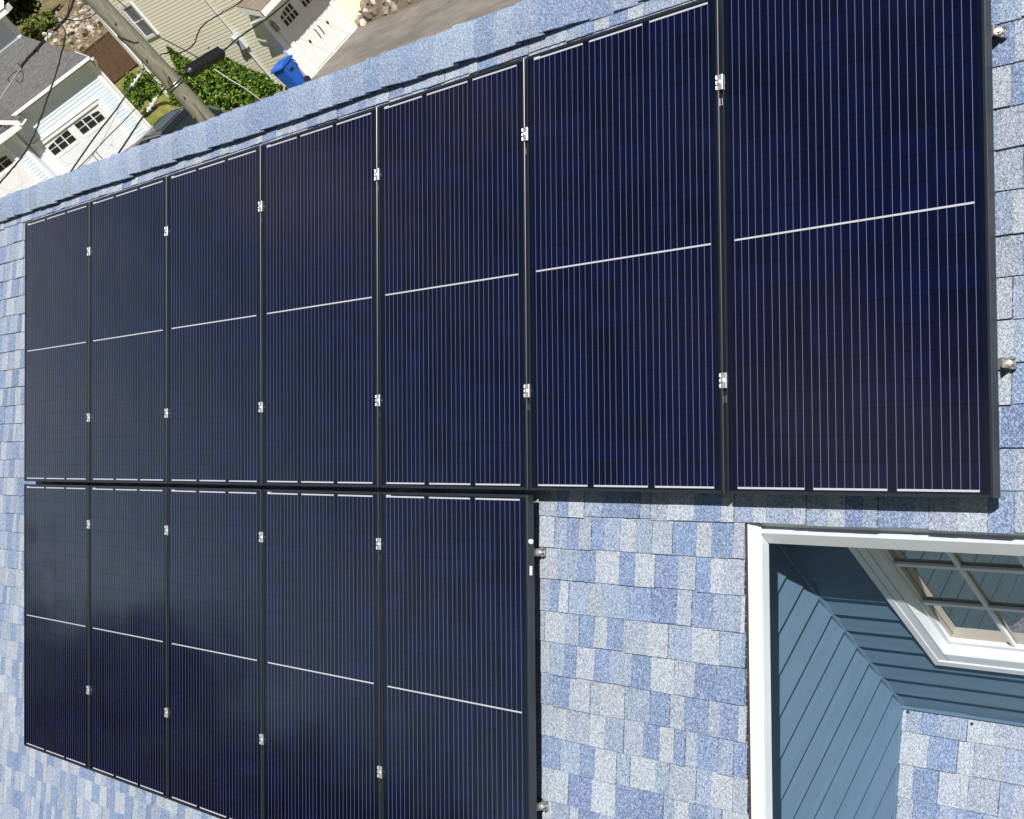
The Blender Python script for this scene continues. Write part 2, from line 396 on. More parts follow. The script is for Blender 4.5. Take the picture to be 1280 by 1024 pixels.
while True:
    v = NOTCH_V + EXPO * k
    if v > 5.4: break
    if v > -0.08:
        course(mb, -3.2, 10.2 if k <= 0 else NOTCH_U, v, EXPO if v > 0 else 0.07)
    k += 1
roof = mb.build('roof', M['shingle'])
roof.rotation_euler = ROT
in_house(roof)
# deck under the shingles, the hidden back slope
mb = MB()
mb.box(-3.2, NOTCH_U - 0.012, -5.4, 0.2, -0.06, -0.004); mb.box(NOTCH_U - 0.012, 10.2, -NOTCH_V + 0.012, 0.2, -0.06, -0.004)
dk = mb.build('roof_deck', M['underlay']); dk.rotation_euler = ROT; in_house(dk, roof)

# ridge: vent strip and cap shingles
RV = -0.238
mb = MB()
apex = RP(0, RV, 0)
AY, AZ = apex.y, apex.z
back = 0.62                                   # back slope
prof = [(AY - 5.5, AZ - 5.5 * back), (AY, AZ - 0.005), (AY, AZ - 0.06), (AY - 0, AZ - 0.06)]
mb.face([(-3.2, AY, AZ - 0.004), (10.2, AY, AZ - 0.004), (10.2, AY + 5.5, AZ - 5.5 * back), (-3.2, AY + 5.5, AZ - 5.5 * back)], MID)
bk = mb.build('rear_slope', M['shingle']); in_house(bk, roof)
VENT_END = 5.16
mb = MB()
mb.box(-3.2, VENT_END - 0.22, 0.122, -RV - 0.012, 0.004, 0.030); mb.hexa([(VENT_END - 0.22, 0.122, 0.004), (VENT_END + 0.06, 0.140, 0.004), (VENT_END + 0.06, 0.22, 0.004), (VENT_END - 0.22, 0.22, 0.004), (VENT_END - 0.22, 0.122, 0.030), (VENT_END + 0.06, 0.140, 0.012), (VENT_END + 0.06, 0.22, 0.012), (VENT_END - 0.22, 0.22, 0.030)])
for i in range(90):                           # broken filter edge peeping out under the caps
    u = random.uniform(-3.2, VENT_END); w = random.uniform(0.05, 0.22); d = random.uniform(0.002, 0.012)
    mb.box(u, u + w, 0.124 - d, 0.14, 0.005, random.uniform(0.014, 0.032))
rv = mb.build('ridge_vent', M['vent']); rv.rotation_euler = ROT; in_house(rv)
mb = MB()
u = -3.2
i = 0
while u < 10.2:
    w = random.uniform(0.128, 0.142)
    high = 0.034 if u < VENT_END - 0.2 else max(0.010, 0.034 - (u - VENT_END + 0.2) * 0.07)
    c = jit(random.choice([MID, CAPM, CAPM, MID, CAPB]), 0.06)
    fl = random.uniform(-0.006, 0.006); lip = random.uniform(-0.006, 0.006)
    # profile across the ridge: front leg lies on our slope, a soft bend at the top, back leg
    pts = [RP(0, -0.104 + lip, high - 0.003), RP(0, -0.16, high + 0.003)]
    top = Vector((0, AY, AZ))
    bend = [RP(0, RV + 0.030, high + 0.004), RP(0, RV + 0.010, high + 0.002), Vector((0, AY + 0.000, AZ + high + 0.001)), Vector((0, AY + 0.016, AZ + high - 0.004)), Vector((0, AY + 0.04, AZ + high - 0.020)), Vector((0, AY + 0.13, AZ + high - 0.085))]
    line = [pts[0], pts[1]] + bend
    t0, t1 = 0.0105, -0.001
    def off(p, t, du): return Vector((du, p.y - 0.5 * t, p.z + 0.9 * t))
    over = 0.02
    n = len(line)
    lo = [off(p, t0 + fl, u) for p in line]; hi_ = [off(p, t1 + fl * 0.2, u + w + over) for p in line]
    lo_b = [off(p, t0 + fl - 0.006, u) for p in line]; hi_b = [off(p, t1 - 0.006, u + w + over) for p in line]
    for a in range(n - 1):
        mb.face([lo[a], hi_[a], hi_[a + 1], lo[a + 1]], c)
        mb.face([lo_b[a], lo[a], lo[a + 1], lo_b[a + 1]], c)
        mb.face([lo_b[a + 1], hi_b[a + 1], hi_b[a], lo_b[a]], c)
    mb.face([lo_b[0], hi_b[0], hi_[0], lo[0]], c)
    u += w; i += 1
rc = mb.build('ridge_cap', M['shingle']); in_house(rc)

# ------------------------------------------------------------------ the notch in the roof: trim, walls, window, lower roof
XW, YW = 5.900, -1.152           # left wall plane (faces +X), front wall plane (faces -Y)
e0 = RP(0, NOTCH_V - 0.006, 0)           # roof edge over the front wall
EY, EZ = e0.y, e0.z
def slopepoint(v, h=0): p = RP(0, v, h); return p.y, p.z
# eave fascia over the window: plumb, a groove 35 mm down
mb = MB()
mb.box(NOTCH_U + 0.0, 10.2, EY + 0.018, EY + 0.03, EZ - 0.052, EZ - 0.004)
mb.box(NOTCH_U + 0.03, 10.2, EY - 0.008, EY + 0.03, EZ - 0.108, EZ - 0.0505)
fa = mb.build('eave_fascia', M['trim'], bevel=0.002); in_house(fa)
mb = MB(); mb.box(NOTCH_U - 0.002, 10.2, EY - 0.001, EY + 0.02, EZ - 0.0035, EZ + 0.001)
de = mb.build('drip_edge', M['rust']); in_house(de)
# rake trim down the left side: leans out 40 mm, then drops plumb
def rake(mb, off_a, off_b, v0, v1):
    """off = list of (dx, dz) closed profile hung from the roof edge, swept down the slope"""
    y0, z0 = slopepoint(v0); y1, z1 = slopepoint(v1); n = len(off_a)
    A = [(NOTCH_U + dx, y0, z0 + dz) for dx, dz in off_a]; B = [(NOTCH_U + dx, y1, z1 + dz) for dx, dz in off_a]
    for i in range(n):
        j = (i + 1) % n; mb.face([A[i], A[j], B[j], B[i]])
    mb.face(A); mb.face(B)
mb = MB()
rake(mb, [(-0.03, -0.008), (0.0, -0.008), (0.018, -0.022), (0.024, -0.024), (0.043, -0.045), (0.043, -0.047), (0.020, -0.047), (-0.03, -0.047)], None, NOTCH_V - 0.02, 5.4)
rake(mb, [(-0.03, -0.0475), (0.036, -0.0475), (0.040, -0.056), (0.040, -0.100), (-0.03, -0.100)], None, NOTCH_V + 0.008, 5.4)
rk = mb.build('rake_trim', M['trim']); in_house(rk)
mb = MB()
rake(mb, [(-0.02, -0.0075), (0.006, -0.0075), (0.006, 0.0005), (-0.02, 0.0005)], None, NOTCH_V + 0.0, 5.4)
rd = mb.build('rake_drip_edge', M['rust']); in_house(rd)
# soffits
mb = MB()
y0, z0 = slopepoint(NOTCH_V + 0.03); y1, z1 = slopepoint(5.4)
mb.face([(XW - 0.01, y0, z0 - 0.097), (NOTCH_U - 0.028, y0, z0 - 0.097), (NOTCH_U - 0.028, y1, z1 - 0.097), (XW - 0.01, y1, z1 - 0.097)])
mb.box(XW - 0.01, 10.2, EY + 0.0305, YW + 0.01, EZ - 0.085, EZ - 0.075)
sf = mb.build('soffit', M['blue']); in_house(sf)

LAP = 0.0995
Z_BOT = -2.495
LOW_T = math.tan(R(34.5))
# left wall, faces +X : laps run along Y
mb = MB()
z = Z_BOT - 0.02 - LAP * 12
while z < -1.0:
    yb = -4.6
    x_out, x_in = XW + 0.023, XW + 0.0015
    # lower edge proud, upper edge tucked under the next board
    ya_ = max(yb, (z + 0.11) / math.tan(TH)); yt_ = max(yb, (z + LAP + 0.11) / math.tan(TH))   # boards stop under the raking soffit
    if ya_ < YW - 0.01:
        mb.face([(x_out, ya_, z), (x_out, YW, z), (x_in, YW, z + LAP), (x_in, min(yt_, YW - 0.001), z + LAP)])
        mb.face([(XW - 0.002, ya_, z), (XW - 0.002, YW, z), (x_out, YW, z), (x_out, ya_, z)])
    z += LAP
wl = mb.build('side_wall', M['blue']); in_house(wl)
# front wall, faces -Y, with the window opening
WX0, WX1, WZ0, WZ1 = 6.245, 7.44, -2.165, -1.34       # outside of the casing
OX0, OX1, OZ0, OZ1 = WX0 + 0.05, WX1 - 0.05, WZ0 + 0.05, WZ1 - 0.05
mb = MB()
z = Z_BOT - 0.02 - LAP
while z < -1.28:
    y_out, y_in = YW - 0.020, YW - 0.0015
    spans = [(XW, 10.2)]
    if z + LAP > OZ0 and z < OZ1: spans = [(XW, OX0), (OX1, 10.2)]
    for a, b in spans:
        mb.face([(a, y_out, z), (b, y_out, z), (b, y_in, z + LAP), (a, y_in, z + LAP)])
        mb.face([(a, YW + 0.002, z), (b, YW + 0.002, z), (b, y_out, z), (a, y_out, z)])
    z += LAP
wf = mb.build('front_wall', M['blue']); in_house(wf)
mb = MB()
mb.box(XW + 0.0005, XW + 0.026, YW - 0.024, YW - 0.0005, Z_BOT - 0.15, -1.27)
cp = mb.build('corner_trim', M['blue'], bevel=0.002); in_house(cp)
# window: casing, sash, muntins, panes
def frame_box(mb, x0, x1, z0, z1, wx, wz, y0, y1):
    mb.box(x0, x0 + wx, y0, y1, z0, z1); mb.box(x1 - wx, x1, y0, y1, z0, z1)
    mb.box(x0 + wx, x1 - wx, y0, y1, z0, z0 + wz); mb.box(x0 + wx, x1 - wx, y0, y1, z1 - wz, z1)
win = thing('window', None, None, ((WX0 + WX1) / 2, YW, WZ0)); in_house(win, wf)
def W(o): return in_house(o, win)
mb = MB()
frame_box(mb, WX0, WX1, WZ0, WZ1, 0.030, 0.030, YW - 0.032, YW + 0.03)
frame_box(mb, WX0 + 0.030, WX1 - 0.030, WZ0 + 0.030, WZ1 - 0.030, 0.040, 0.044, YW - 0.027, YW + 0.06)
W(mb.build('casing', M['trim'], bevel=0.0025))
SX0, SX1, SZ0, SZ1 = WX0 + 0.070, WX1 - 0.070, WZ0 + 0.074, WZ1 - 0.074
mb = MB()
frame_box(mb, SX0, SX1, SZ0, SZ1, 0.015, 0.018, YW + 0.016, YW + 0.05)
W(mb.build('sash', M['trim'], bevel=0.002))
GX0, GX1, GZ0, GZ1 = SX0 + 0.015, SX1 - 0.015, SZ0 + 0.018, SZ1 - 0.018
ncol, nrow = 4, 3
for i in range(1, ncol):
    mb = MB(); x = GX0 + (GX1 - GX0) * i / ncol; mb.box(x - 0.008, x + 0.008, YW + 0.020, YW + 0.0335, GZ0, GZ1)
    W(mb.build('muntin', M['trim'], bevel=0.0015))
for i in range(1, nrow):
    mb = MB(); zz = GZ0 + (GZ1 - GZ0) * i / nrow; mb.box(GX0, GX1, YW + 0.0205, YW + 0.033, zz - 0.008, zz + 0.008)
    W(mb.build('muntin', M['trim'], bevel=0.0015))
mb = MB(); mb.box(GX0, GX1, YW + 0.034, YW + 0.037, GZ0, GZ1)
W(mb.build('pane', M['glass']))
mb = MB()                                            # shallow pale backing added close behind the glass to brighten the panes
x0, x1, z0, z1 = WX0 - 0.3, WX1 + 0.4, WZ0 - 0.1, WZ1 + 0.02
ya, yb = YW + 0.052, YW + 0.085
mb.face([(x0, yb, z0), (x1, yb, z0), (x1, yb, z1), (x0, yb, z1)]); mb.face([(x0, ya, z0), (x0, yb, z0), (x0, yb, z1), (x0, ya, z1)])
mb.face([(x1, ya, z0), (x1, yb, z0), (x1, yb, z1), (x1, ya, z1)]); mb.face([(x0, ya, z0), (x1, ya, z0), (x1, yb, z0), (x0, yb, z0)])
mb.face([(x0, ya, z1), (x1, ya, z1), (x1, yb, z1), (x0, yb, z1)])
W(mb.build('room', M['dark_room']))
# lower roof below the notch
LA = math.atan(LOW_T); lc, ls = math.cos(LA), math.sin(LA)
lower = MB()
for k in range(0, 24):
    course(lower, XW + 0.018, 10.2, 0.10 + EXPO * k, EXPO)
lr = lower.build('lower_roof', M['shingle'])
lr.rotation_euler = (LA, 0, 0); lr.location = (0, YW - 0.016, Z_BOT - 0.010); in_house(lr)
mb = MB(); mb.box(XW + 0.0, 10.2, -3.0, 0.0, -0.04, -0.004)
ld = mb.build('lower_deck', M['underlay']); ld.rotation_euler = (LA, 0, 0); ld.location = (0, YW - 0.016, Z_BOT - 0.010); in_house(ld, lr)
mb = MB()                                            # flashing along both wall feet
mb.box(XW + 0.0, XW + 0.020, -3.0, 0.0, 0.0, 0.016)
mb.box(XW + 0.020, 10.2, -0.012, 0.0, 0.0, 0.018)
fl = mb.build('flashing', M['blue'], bevel=0.0015); fl.rotation_euler = (LA, 0, 0); fl.location = (0, YW - 0.016, Z_BOT - 0.010); in_house(fl)
for (x, d) in ((XW + 0.045, -0.022), (XW + 0.33, -0.03)):       # nail heads
    mb = MB(); mb.tube([(x, d, 0.004), (x, d, 0.012)], 0.0045, 10)
    nh = mb.build('nail_head', M['black_plastic']); nh.rotation_euler = (LA, 0, 0); nh.location = (0, YW - 0.016, Z_BOT - 0.010); in_house(nh, lr)
# body of the house below the roof
mb = MB()
mb.box(-2.9, XW - 0.004, -3.6, 3.0, GROUND, -3.75)
mb.box(XW - 0.0035, 9.9, -0.35, 3.0, GROUND, -2.6)
mb.box(XW + 0.004, 9.9, -2.6, -0.36, GROUND, -3.65)
in_house(mb.build('house_wall', M['blue']))

# ------------------------------------------------------------------ solar panels
PITCH_U, PITCH_V, HP = 1.013, 1.7052, 0.11
def make_panel():
    root = thing('solar_panel', 'x', 'solar panel', (0, 0, 0), ROT, 'black solar panels on the shingle roof')
    mb = MB(); w, h, d, fw = PW / 2, PH / 2, 0.035, 0.010
    for (x0, x1, y0, y1) in ((-w, -w + fw, -h, h), (w - fw, w, -h, h), (-w + fw, w - fw, -h, -h + fw), (-w + fw, w - fw, h - fw, h)):
        mb.box(x0, x1, y0, y1, -d, 0.0)
    mb.build('frame', M['frame'], root, bevel=0.0016)
    mb = MB(); mb.box(-w + fw, w - fw, -h + fw, h - fw, -0.006, -0.0015)
    mb.build('cell_sheet', M['cells'], root)
    for yy in (h - 0.0195, -h + 0.0195):
        for s in range(3):
            mb = MB(); xc = (s - 1) * 2 * CP; hw = CP / 2 + 2 * BP
            mb.box(xc - hw, xc + hw, yy - 0.0032, yy + 0.0032, -0.0014, -0.0009)
            if s == 0 and yy > 0: mb.box(xc - hw, xc - hw + 0.035, yy + 0.0034, yy + 0.0075, -0.0014, -0.0009)
            mb.build('end_ribbon', M['ribbon'], root)
    mb = MB(); x1 = 2.5 * CP + 2 * BP
    mb.box(-x1, x1, -0.0030, 0.0030, -0.0014, -0.0009)
    mb.build('mid_ribbon', M['ribbon'], root)
    return root
panel0 = make_panel(); first = True
ORD = ['leftmost', 'second', 'third', 'fourth', 'fifth', 'sixth', 'rightmost']
for row, ncol in ((0, 7), (1, 5)):
    for c in range(ncol):
        p = panel0 if first else copy_tree(panel0); first = False
        p.location = RP((c + 0.5) * PITCH_U, (0 if row == 0 else PITCH_V) + PH / 2, HP)
        p.rotation_euler = (TH + R(random.uniform(-0.12, 0.12)), R(random.uniform(-0.12, 0.12)), 0)
        if row == 0:
            lab = ['leftmost dark panel of the upper row, hazy grey sheen, beside bare shingles',
                   'second dark panel from the left in the upper row below the ridge',
                   'third dark panel from the left in the upper row below the ridge',
                   'fourth black panel of the upper row, middle one of its seven',
                   'fifth black panel of the upper row, above the rightmost lower panel',
                   'sixth blue black panel of the upper row, above bare sunlit shingles',
                   'rightmost and nearest blue black panel, bright vertical lines, above the white framed window recess'][c]
        else:
            lab = ['leftmost dark panel of the lower row with its bottom corner on bare shingles',
                   'second dark panel from the left in the lower row',
                   'third dark panel from the left, middle one of the lower row',
                   'fourth dark panel from the left in the lower row',
                   'rightmost panel of the lower row, its side frame beside bare sunlit shingles'][c]
        p['label'] = lab
        if (row, c) in ((0, 6), (1, 4)):          # sticker on the outer side of the frame
            mb = MB(); yy = 0.70 if row == 0 else 0.55
            mb.box(PW / 2, PW / 2 + 0.0012, yy - (0.035 if row == 0 else 0.018), yy + (0.035 if row == 0 else 0.018), -0.022, -0.010)
            mb.build('sticker', M['sticker'], p)

# ------------------------------------------------------------------ clamps
def make_mid_clamp():
    t = thing('panel_clamp', 'x', 'clamp', (0, 0, 0), ROT, 'metal clamps between solar panels')
    mb = MB()
    mb.box(-0.0130, 0.0130, -0.026, 0.026, 0.0008, 0.0052)
    mb.box(-0.0165, -0.0125, -0.024, -0.011, 0.0012, 0.0075); mb.box(-0.0165, -0.0125, -0.006, 0.006, 0.0012, 0.0075); mb.box(-0.0165, -0.0125, 0.011, 0.024, 0.0012, 0.0075)
    mb.box(-0.0065, 0.0065, -0.022, 0.022, -0.09, 0.0008)
    mb.build('clamp_cap', M['alu'], t, bevel=0.0008)
    mb = MB(); mb.tube([(0, 0, 0.0052), (0, 0, 0.0115)], 0.0075, 6); mb.tube([(0, 0, 0.0115), (0, 0, 0.013)], 0.004, 8)
    mb.build('bolt', M['alu'], t)
    mb = MB(); mb.box(-0.004, 0.006, -0.075, -0.050, -0.020, -0.012); mb.build('grounding_tab', M['alu'], t)  # bright metal bit added to stand for a sun glint in the gap
    return t
mid0 = make_mid_clamp(); first = True
VS = {0: (0.306, 1.302), 1: (1.934, 2.924)}
pair = [('first', 'second'), ('second', 'third'), ('third', 'fourth'), ('fourth', 'fifth'), ('fifth', 'sixth'), ('sixth', 'seventh')]
for row in (0, 1):
    for g in range(6 if row == 0 else 4):
        for j in (0, 1):
            c = mid0 if first else copy_tree(mid0); first = False
            c.location = RP((g + 1) * PITCH_U + random.uniform(-0.001, 0.001), VS[row][j] + random.uniform(-0.006, 0.006), HP)
            c['label'] = 'silver clamp near the %s end of the gap between %s and %s %s row panels' % (('ridge', 'bottom')[j], pair[g][0], pair[g][1], ('upper', 'lower')[row])
def make_end_clamp():
    t = thing('end_clamp', 'x', 'clamp', (0, 0, 0), ROT, 'metal end clamps at outer panel edges')
    mb = MB()
    mb.box(-0.09, 0.010, -0.017, 0.017, 0.009, 0.014)
    mb.box(-0.005, 0.002, -0.015, 0.015, 0.009, 0.062)
    mb.box(0.002, 0.012, -0.018, -0.010, 0.009, 0.030); mb.box(0.002, 0.012, 0.010, 0.018, 0.009, 0.030)
    mb.build('foot_bracket', M['steel'], t, bevel=0.001)
    mb = MB(); mb.tube([(0.006, 0, 0.009), (0.006, 0, 0.045)], 0.0055, 8); mb.tube([(0.006, 0, 0.030), (0.006, 0, 0.038)], 0.010, 6)
    mb.build('bolt', M['alu'], t)
    return t
end0 = make_end_clamp(); first = True
for (uu, vv, lab) in ((5 * PITCH_U - 0.030, 1.93, 'metal foot clamp at the upper right edge of the lower panel row'),
                      (5 * PITCH_U - 0.030, 2.915, 'metal foot clamp at the lower right edge of the lower panel row'),
                      (7 * PITCH_U - 0.012, 0.345, 'metal foot clamp at the top right edge of the nearest panel'),
                      (7 * PITCH_U - 0.002, 1.302, 'metal foot clamp halfway down the right edge of the nearest panel')):
    c = end0 if first else copy_tree(end0); first = False
    c.location = RP(uu, vv, 0.0); c['label'] = lab
mb = MB(); mb.tube([(0, 0, 0), (0.007, 0, 0)], 0.010, 14); mb.tube([(0.007, 0, 0), (0.0095, 0, 0)], 0.004, 10)
o = mb.build('plug', M['sticker']); o.rotation_euler = ROT; o.location = RP(5 * PITCH_U - 0.0068, 1.885, HP - 0.012)
tag(o, 'small round white plug on the side frame of the lower right panel', 'plug')

# ------------------------------------------------------------------ ground, driveway, lawn
def rise(x, y):
    d = max(0.0, min(1.0, (18.7 + (-31 - x) * 0.6 - y) / 1.5))
    far = max(0.0, min(1.0, (-x - 6) / 14))
    return 1.8 * d * d * (3 - 2 * d) * far * far * (3 - 2 * far)
PLAT = GROUND + 1.8
def on_bank(x, y):             # the yards beyond stand on a bank 1.8 m higher, nearer than the level driveway would put them
    k = (CAM_POS.z - PLAT) / (CAM_POS.z - GROUND)
    return CAM_POS.x + (x - CAM_POS.x) * k, CAM_POS.y + (y - CAM_POS.y) * k, PLAT
KB = (CAM_POS.z - PLAT) / (CAM_POS.z - GROUND)
mb = MB()
gx = [-1500, -400] + [-160 + i for i in range(171)] + [400, 1500]; gy = [-1500, -400] + [-40 + i for i in range(141)] + [400, 1500]
nx = len(gx)
for y in gy:
    for x in gx: mb.v.append((x, y, GROUND + rise(x, y)))
for j in range(len(gy) - 1):
    for i in range(nx - 1): mb.f.append((j * nx + i, j * nx + i + 1, (j + 1) * nx + i + 1, (j + 1) * nx + i)); mb.c.append(None)
tag(mb.build('ground', M['grass']), kind='structure')
def sheet(name, pts, z, mat, kind='structure'):
    mb = MB(); mb.face([(x, y, GROUND + z) for x, y in pts]); return tag(mb.build(name, mat), kind=kind)
sheet('driveway', [(-31.75, 19.0), (-10, 19.0), (-10, 25.45), (-31.75, 25.45)], 0.006, M['asphalt'])
sheet('apron', [(-45, 12), (-33, 12), (-35.0, 17.0), (-35.8, 19.0), (-41.5, 14.8)], 1.806, M['asphalt'])
sheet('bare_soil', [on_bank(x, y)[:2] for x, y in [(-66, 31), (-60, 37), (-95, 58), (-140, 78), (-140, 52), (-90, 40)]], 1.808, M['soil'])

def rock(mb, c, r, col):
    bm = bmesh.new(); bmesh.ops.create_icosphere(bm, subdivisions=1, radius=1.0)
    sc = Vector((random.uniform(0.7, 1.4), random.uniform(0.7, 1.3), random.uniform(0.5, 0.9))) * r
    rot = Matrix.Rotation(random.uniform(0, 6.28), 3, Vector((random.random(), random.random(), 1)).normalized())
    n = len(mb.v)
    for v in bm.verts:
        p = Vector((v.co.x * sc.x, v.co.y * sc.y, v.co.z * sc.z)) * random.uniform(0.82, 1.15)
        mb.v.append(tuple(rot @ p + c))
    for f in bm.faces: mb.f.append(tuple(n + v.index for v in f.verts)); mb.c.append(col)
    bm.free()
STC = [(0.30, 0.25, 0.19), (0.42, 0.36, 0.29), (0.22, 0.17, 0.12), (0.50, 0.45, 0.38), (0.28, 0.20, 0.14), (0.16, 0.12, 0.09)]
mb = MB()
for _ in range(1500):
    x = random.uniform(-37, -24); t = random.random() ** 0.8; y = 25.55 + t * 5.5
    rock(mb, Vector((x, y, GROUND + 0.05 + t * 2.2)), random.uniform(0.09, 0.24), jit(random.choice(STC), 0.15))
mb.face([(-38, 25.5, GROUND), (-23, 25.5, GROUND), (-23, 31.5, GROUND + 2.4), (-38, 31.5, GROUND + 2.4)], (0.13, 0.10, 0.07))
tag(mb.build('rubble_bank', M['stone']), 'bank of brown and pale broken stones beside the driveway', 'rubble', kind='stuff')
mb = MB()
for _ in range(300):
    s = random.gauss(0, 1); x = -84 + random.gauss(0, 5.5); y = 45 + (x + 84) * -0.45 + random.gauss(0, 1.3)
    rock(mb, Vector((x, y, GROUND + random.uniform(0, 0.35))), random.uniform(0.06, 0.26), jit(random.choice(STC[:5]), 0.15))
so_ = mb.build('stone_heap', M['stone']); so_.scale = (KB,) * 3; so_.location = tuple(CAM_POS * (1 - KB)); tag(so_, 'scattered pale stones on bare brown soil in the far yard', 'stones', kind='stuff')

# ------------------------------------------------------------------ foliage
def leaves(mb, pos, size, cols, flat=0.0):
    d = Vector((random.gauss(0, 1), random.gauss(0, 1), random.gauss(0, 1))).normalized()
    a = d.cross(Vector((random.gauss(0, 1), random.gauss(0, 1), random.gauss(0, 1)))).normalized(); b = d.cross(a)
    s = size * random.uniform(0.6, 1.3); w = s * 0.55
    mb.face([pos - a * s, pos + b * w, pos + a * s, pos - b * w], jit(random.choice(cols), 0.28))
GREEN = [(0.105, 0.185, 0.018), (0.062, 0.125, 0.014), (0.145, 0.225, 0.026), (0.18, 0.25, 0.034), (0.035, 0.08, 0.012)]
DARKG = [(0.018, 0.040, 0.010), (0.025, 0.055, 0.012), (0.014, 0.030, 0.010), (0.04, 0.075, 0.015)]
YELG = [(0.13, 0.16, 0.03), (0.16, 0.17, 0.04), (0.09, 0.13, 0.025)]
def cone_shrub(name, label, x, y, h, rad, n, group=None):
    t = thing(name, label, 'shrub', (x, y, GROUND), (0, 0, random.uniform(0, 6)), group)
    mb = MB(); mb.tube([(0, 0, 0), (0, 0, h * 0.8)], [0.05, 0.012], 6); mb.build('stem', M['bark'], t)
    mb = MB(); tips = [(random.uniform(0, 6.28), random.uniform(0.3, 0.9), random.uniform(0.6, 1.0)) for _ in range(14)]
    for _ in range(n):
        tt = random.random() ** 0.75; z = 0.05 + tt * h
        r = rad * (1 - tt ** 1.7) * (0.45 + 0.6 * random.random() ** 0.5); w = random.uniform(0, 6.28)
        r *= 1 + 0.16 * math.sin(5 * w + 7 * z) + 0.1 * math.sin(11 * w + 13 * z)
        leaves(mb, Vector((r * math.cos(w), r * math.sin(w), z)), 0.075, GREEN)
    for w, r0, zt in tips:                     # upright sprays that break the outline
        for q in range(10):
            z = h * zt * random.uniform(0.8, 1.12); rr = rad * r0 * max(0.05, 1 - (z / h) ** 1.6) + 0.02
            leaves(mb, Vector((rr * math.cos(w), rr * math.sin(w), z)), 0.06, GREEN)
    mb.build('foliage', M['leaf'], t)
    return t
def blob_tree(name, label, cat, x, y, h, rx, rz, n, size, cols, trunk=True, group=None, z0=GROUND, clumps=26):
    t = thing(name, label, cat, (x, y, z0), (0, 0, 0), group)
    cz = h - rz
    cl = []
    for _ in range(clumps):
        d = Vector((random.gauss(0, 1), random.gauss(0, 1), random.gauss(0, 1))).normalized()
        k = random.uniform(0.35, 0.95)
        cl.append((Vector((d.x * rx * k, d.y * rx * k, cz + d.z * rz * k)), random.uniform(0.22, 0.42)))
    mb = MB(); mb.tube([(0, 0, 0), (0.05 * h * 0.2, 0, cz * 0.6), (0, 0, cz + rz * 0.4)], [h * 0.022, h * 0.016, h * 0.006], 8)
    for c, r in cl[::3]: mb.tube([(0, 0, cz * 0.55), tuple(c * 0.55 + Vector((0, 0, cz * 0.4))), tuple(c)], [h * 0.01, h * 0.006, h * 0.002], 5)
    mb.build('trunk', M['bark'], t)
    mb = MB()
    for i in range(n):
        c, r = cl[i % len(cl)]
        d = Vector((random.gauss(0, 1), random.gauss(0, 1), random.gauss(0, 1))).normalized() * (random.random() ** 0.4)
        leaves(mb, c + Vector((d.x * rx * r, d.y * rx * r, d.z * rz * r)), size, cols)
    mb.build('crown', M['leaf'], t)
    return t

BX, BY = -31.65, 22.734                         # the corner of the cream house nearest the driveway
hedge = [(-5.45, 2.3, 0.6), (-4.75, 2.8, 0.68), (-3.75, 3.2, 0.72), (-2.75, 2.45, 0.74), (-1.75, 2.5, 0.74), (-0.95, 1.7, 0.58)]
hl = ['arborvitae just right of the utility pole in the hedge', 'arborvitae below the black cable splice in the hedge',
      'tallest pointed arborvitae of the hedge against the cream wall', 'arborvitae left of the grey electric meter', 'arborvitae right below the grey electric meter', 'shortest arborvitae beside the blue bin']
for (s, h, r), lab in zip(hedge, hl):
    cone_shrub('arborvitae', lab, BX + s, BY - 1.15, h, r, 4600, 'arborvitae hedge along the cream house')
blob_tree('round_bush', 'leafy green bush between the brown fence and the utility pole', 'bush', -37.6, 20.9, 1.6, 0.72, 0.75, 4200, 0.055, GREEN, clumps=26, z0=PLAT)
blob_tree('shade_tree', 'large dark green tree behind the white garage', 'tree', -83.5, 42.3, 5.6, 2.3, 2.6, 9000, 0.18, DARKG, clumps=34, z0=PLAT)
blob_tree('yellow_shrub', 'yellow green shrub in front of the dark tree', 'bush', -77.0, 39.2, 1.5, 1.2, 0.75, 3000, 0.13, YELG, z0=PLAT)
# wood on the far side, seen only mirrored in the panels
mb = MB()
for i in range(44):
    a = R(random.uniform(-176, -128)); dist = random.uniform(48, 66)
    cx, cy = math.cos(a) * dist, math.sin(a) * dist
    top = random.uniform(18.5, 21.5) + (3.0 if a > R(-155) else 0.0)
    for _ in range(620):
        d = Vector((random.gauss(0, 1), random.gauss(0, 1), random.gauss(0, 1))).normalized() * (random.random() ** 0.35)
        leaves(mb, Vector((cx + d.x * 3.4, cy + d.y * 3.4, GROUND + top * 0.55 + d.z * top * 0.45)), 0.75, DARKG)
tag(mb.build('far_wood', M['leaf']), 'far dark wood mirrored in the lower left panels', 'wood', kind='stuff')

# ------------------------------------------------------------------ white house with the garage
GA = R(37)
wh = thing('white_house', 'white sided house with grey roof and white garage doors', 'house', on_bank(-44.40, 23.594), (0, 0, GA)); wh.scale = (KB,) * 3
def laps(mb, x0, x1, z0, z1, y, e, proud=0.012):
    z = z0
    while z < z1 - 1e-4:
        ze = min(z + e, z1)
        mb.face([(x0, y - proud, z), (x1, y - proud, z), (x1, y - 0.001, ze), (x0, y - 0.001, ze)])
        mb.face([(x0, y, z), (x1, y, z), (x1, y - proud, z), (x0, y - proud, z)])
        z += e
mb = MB()
laps(mb, -4.45, -0.12, -0.87, 3.5, 0, 0.145, 0.02)
mb.prism([(-4.5, 0.001), (-0.02, 0.001), (-1.9, 3.2), (-4.5, 3.2)], 'z', -0.9, 3.5)
laps(mb, -12, -3.2, 5.2, 9.5, 3.2, 0.145, 0.02)
mb.prism([(-12, 3.201), (-3.06, 3.201), (-6.4, 9), (-12, 9)], 'z', 3.5, 9.5)
laps(mb, -9.2, -4.62, 0, 3.6, -0.35, 0.145, 0.02)
mb.box(-9.2, -4.51, -0.349, 3, 0, 3.6)
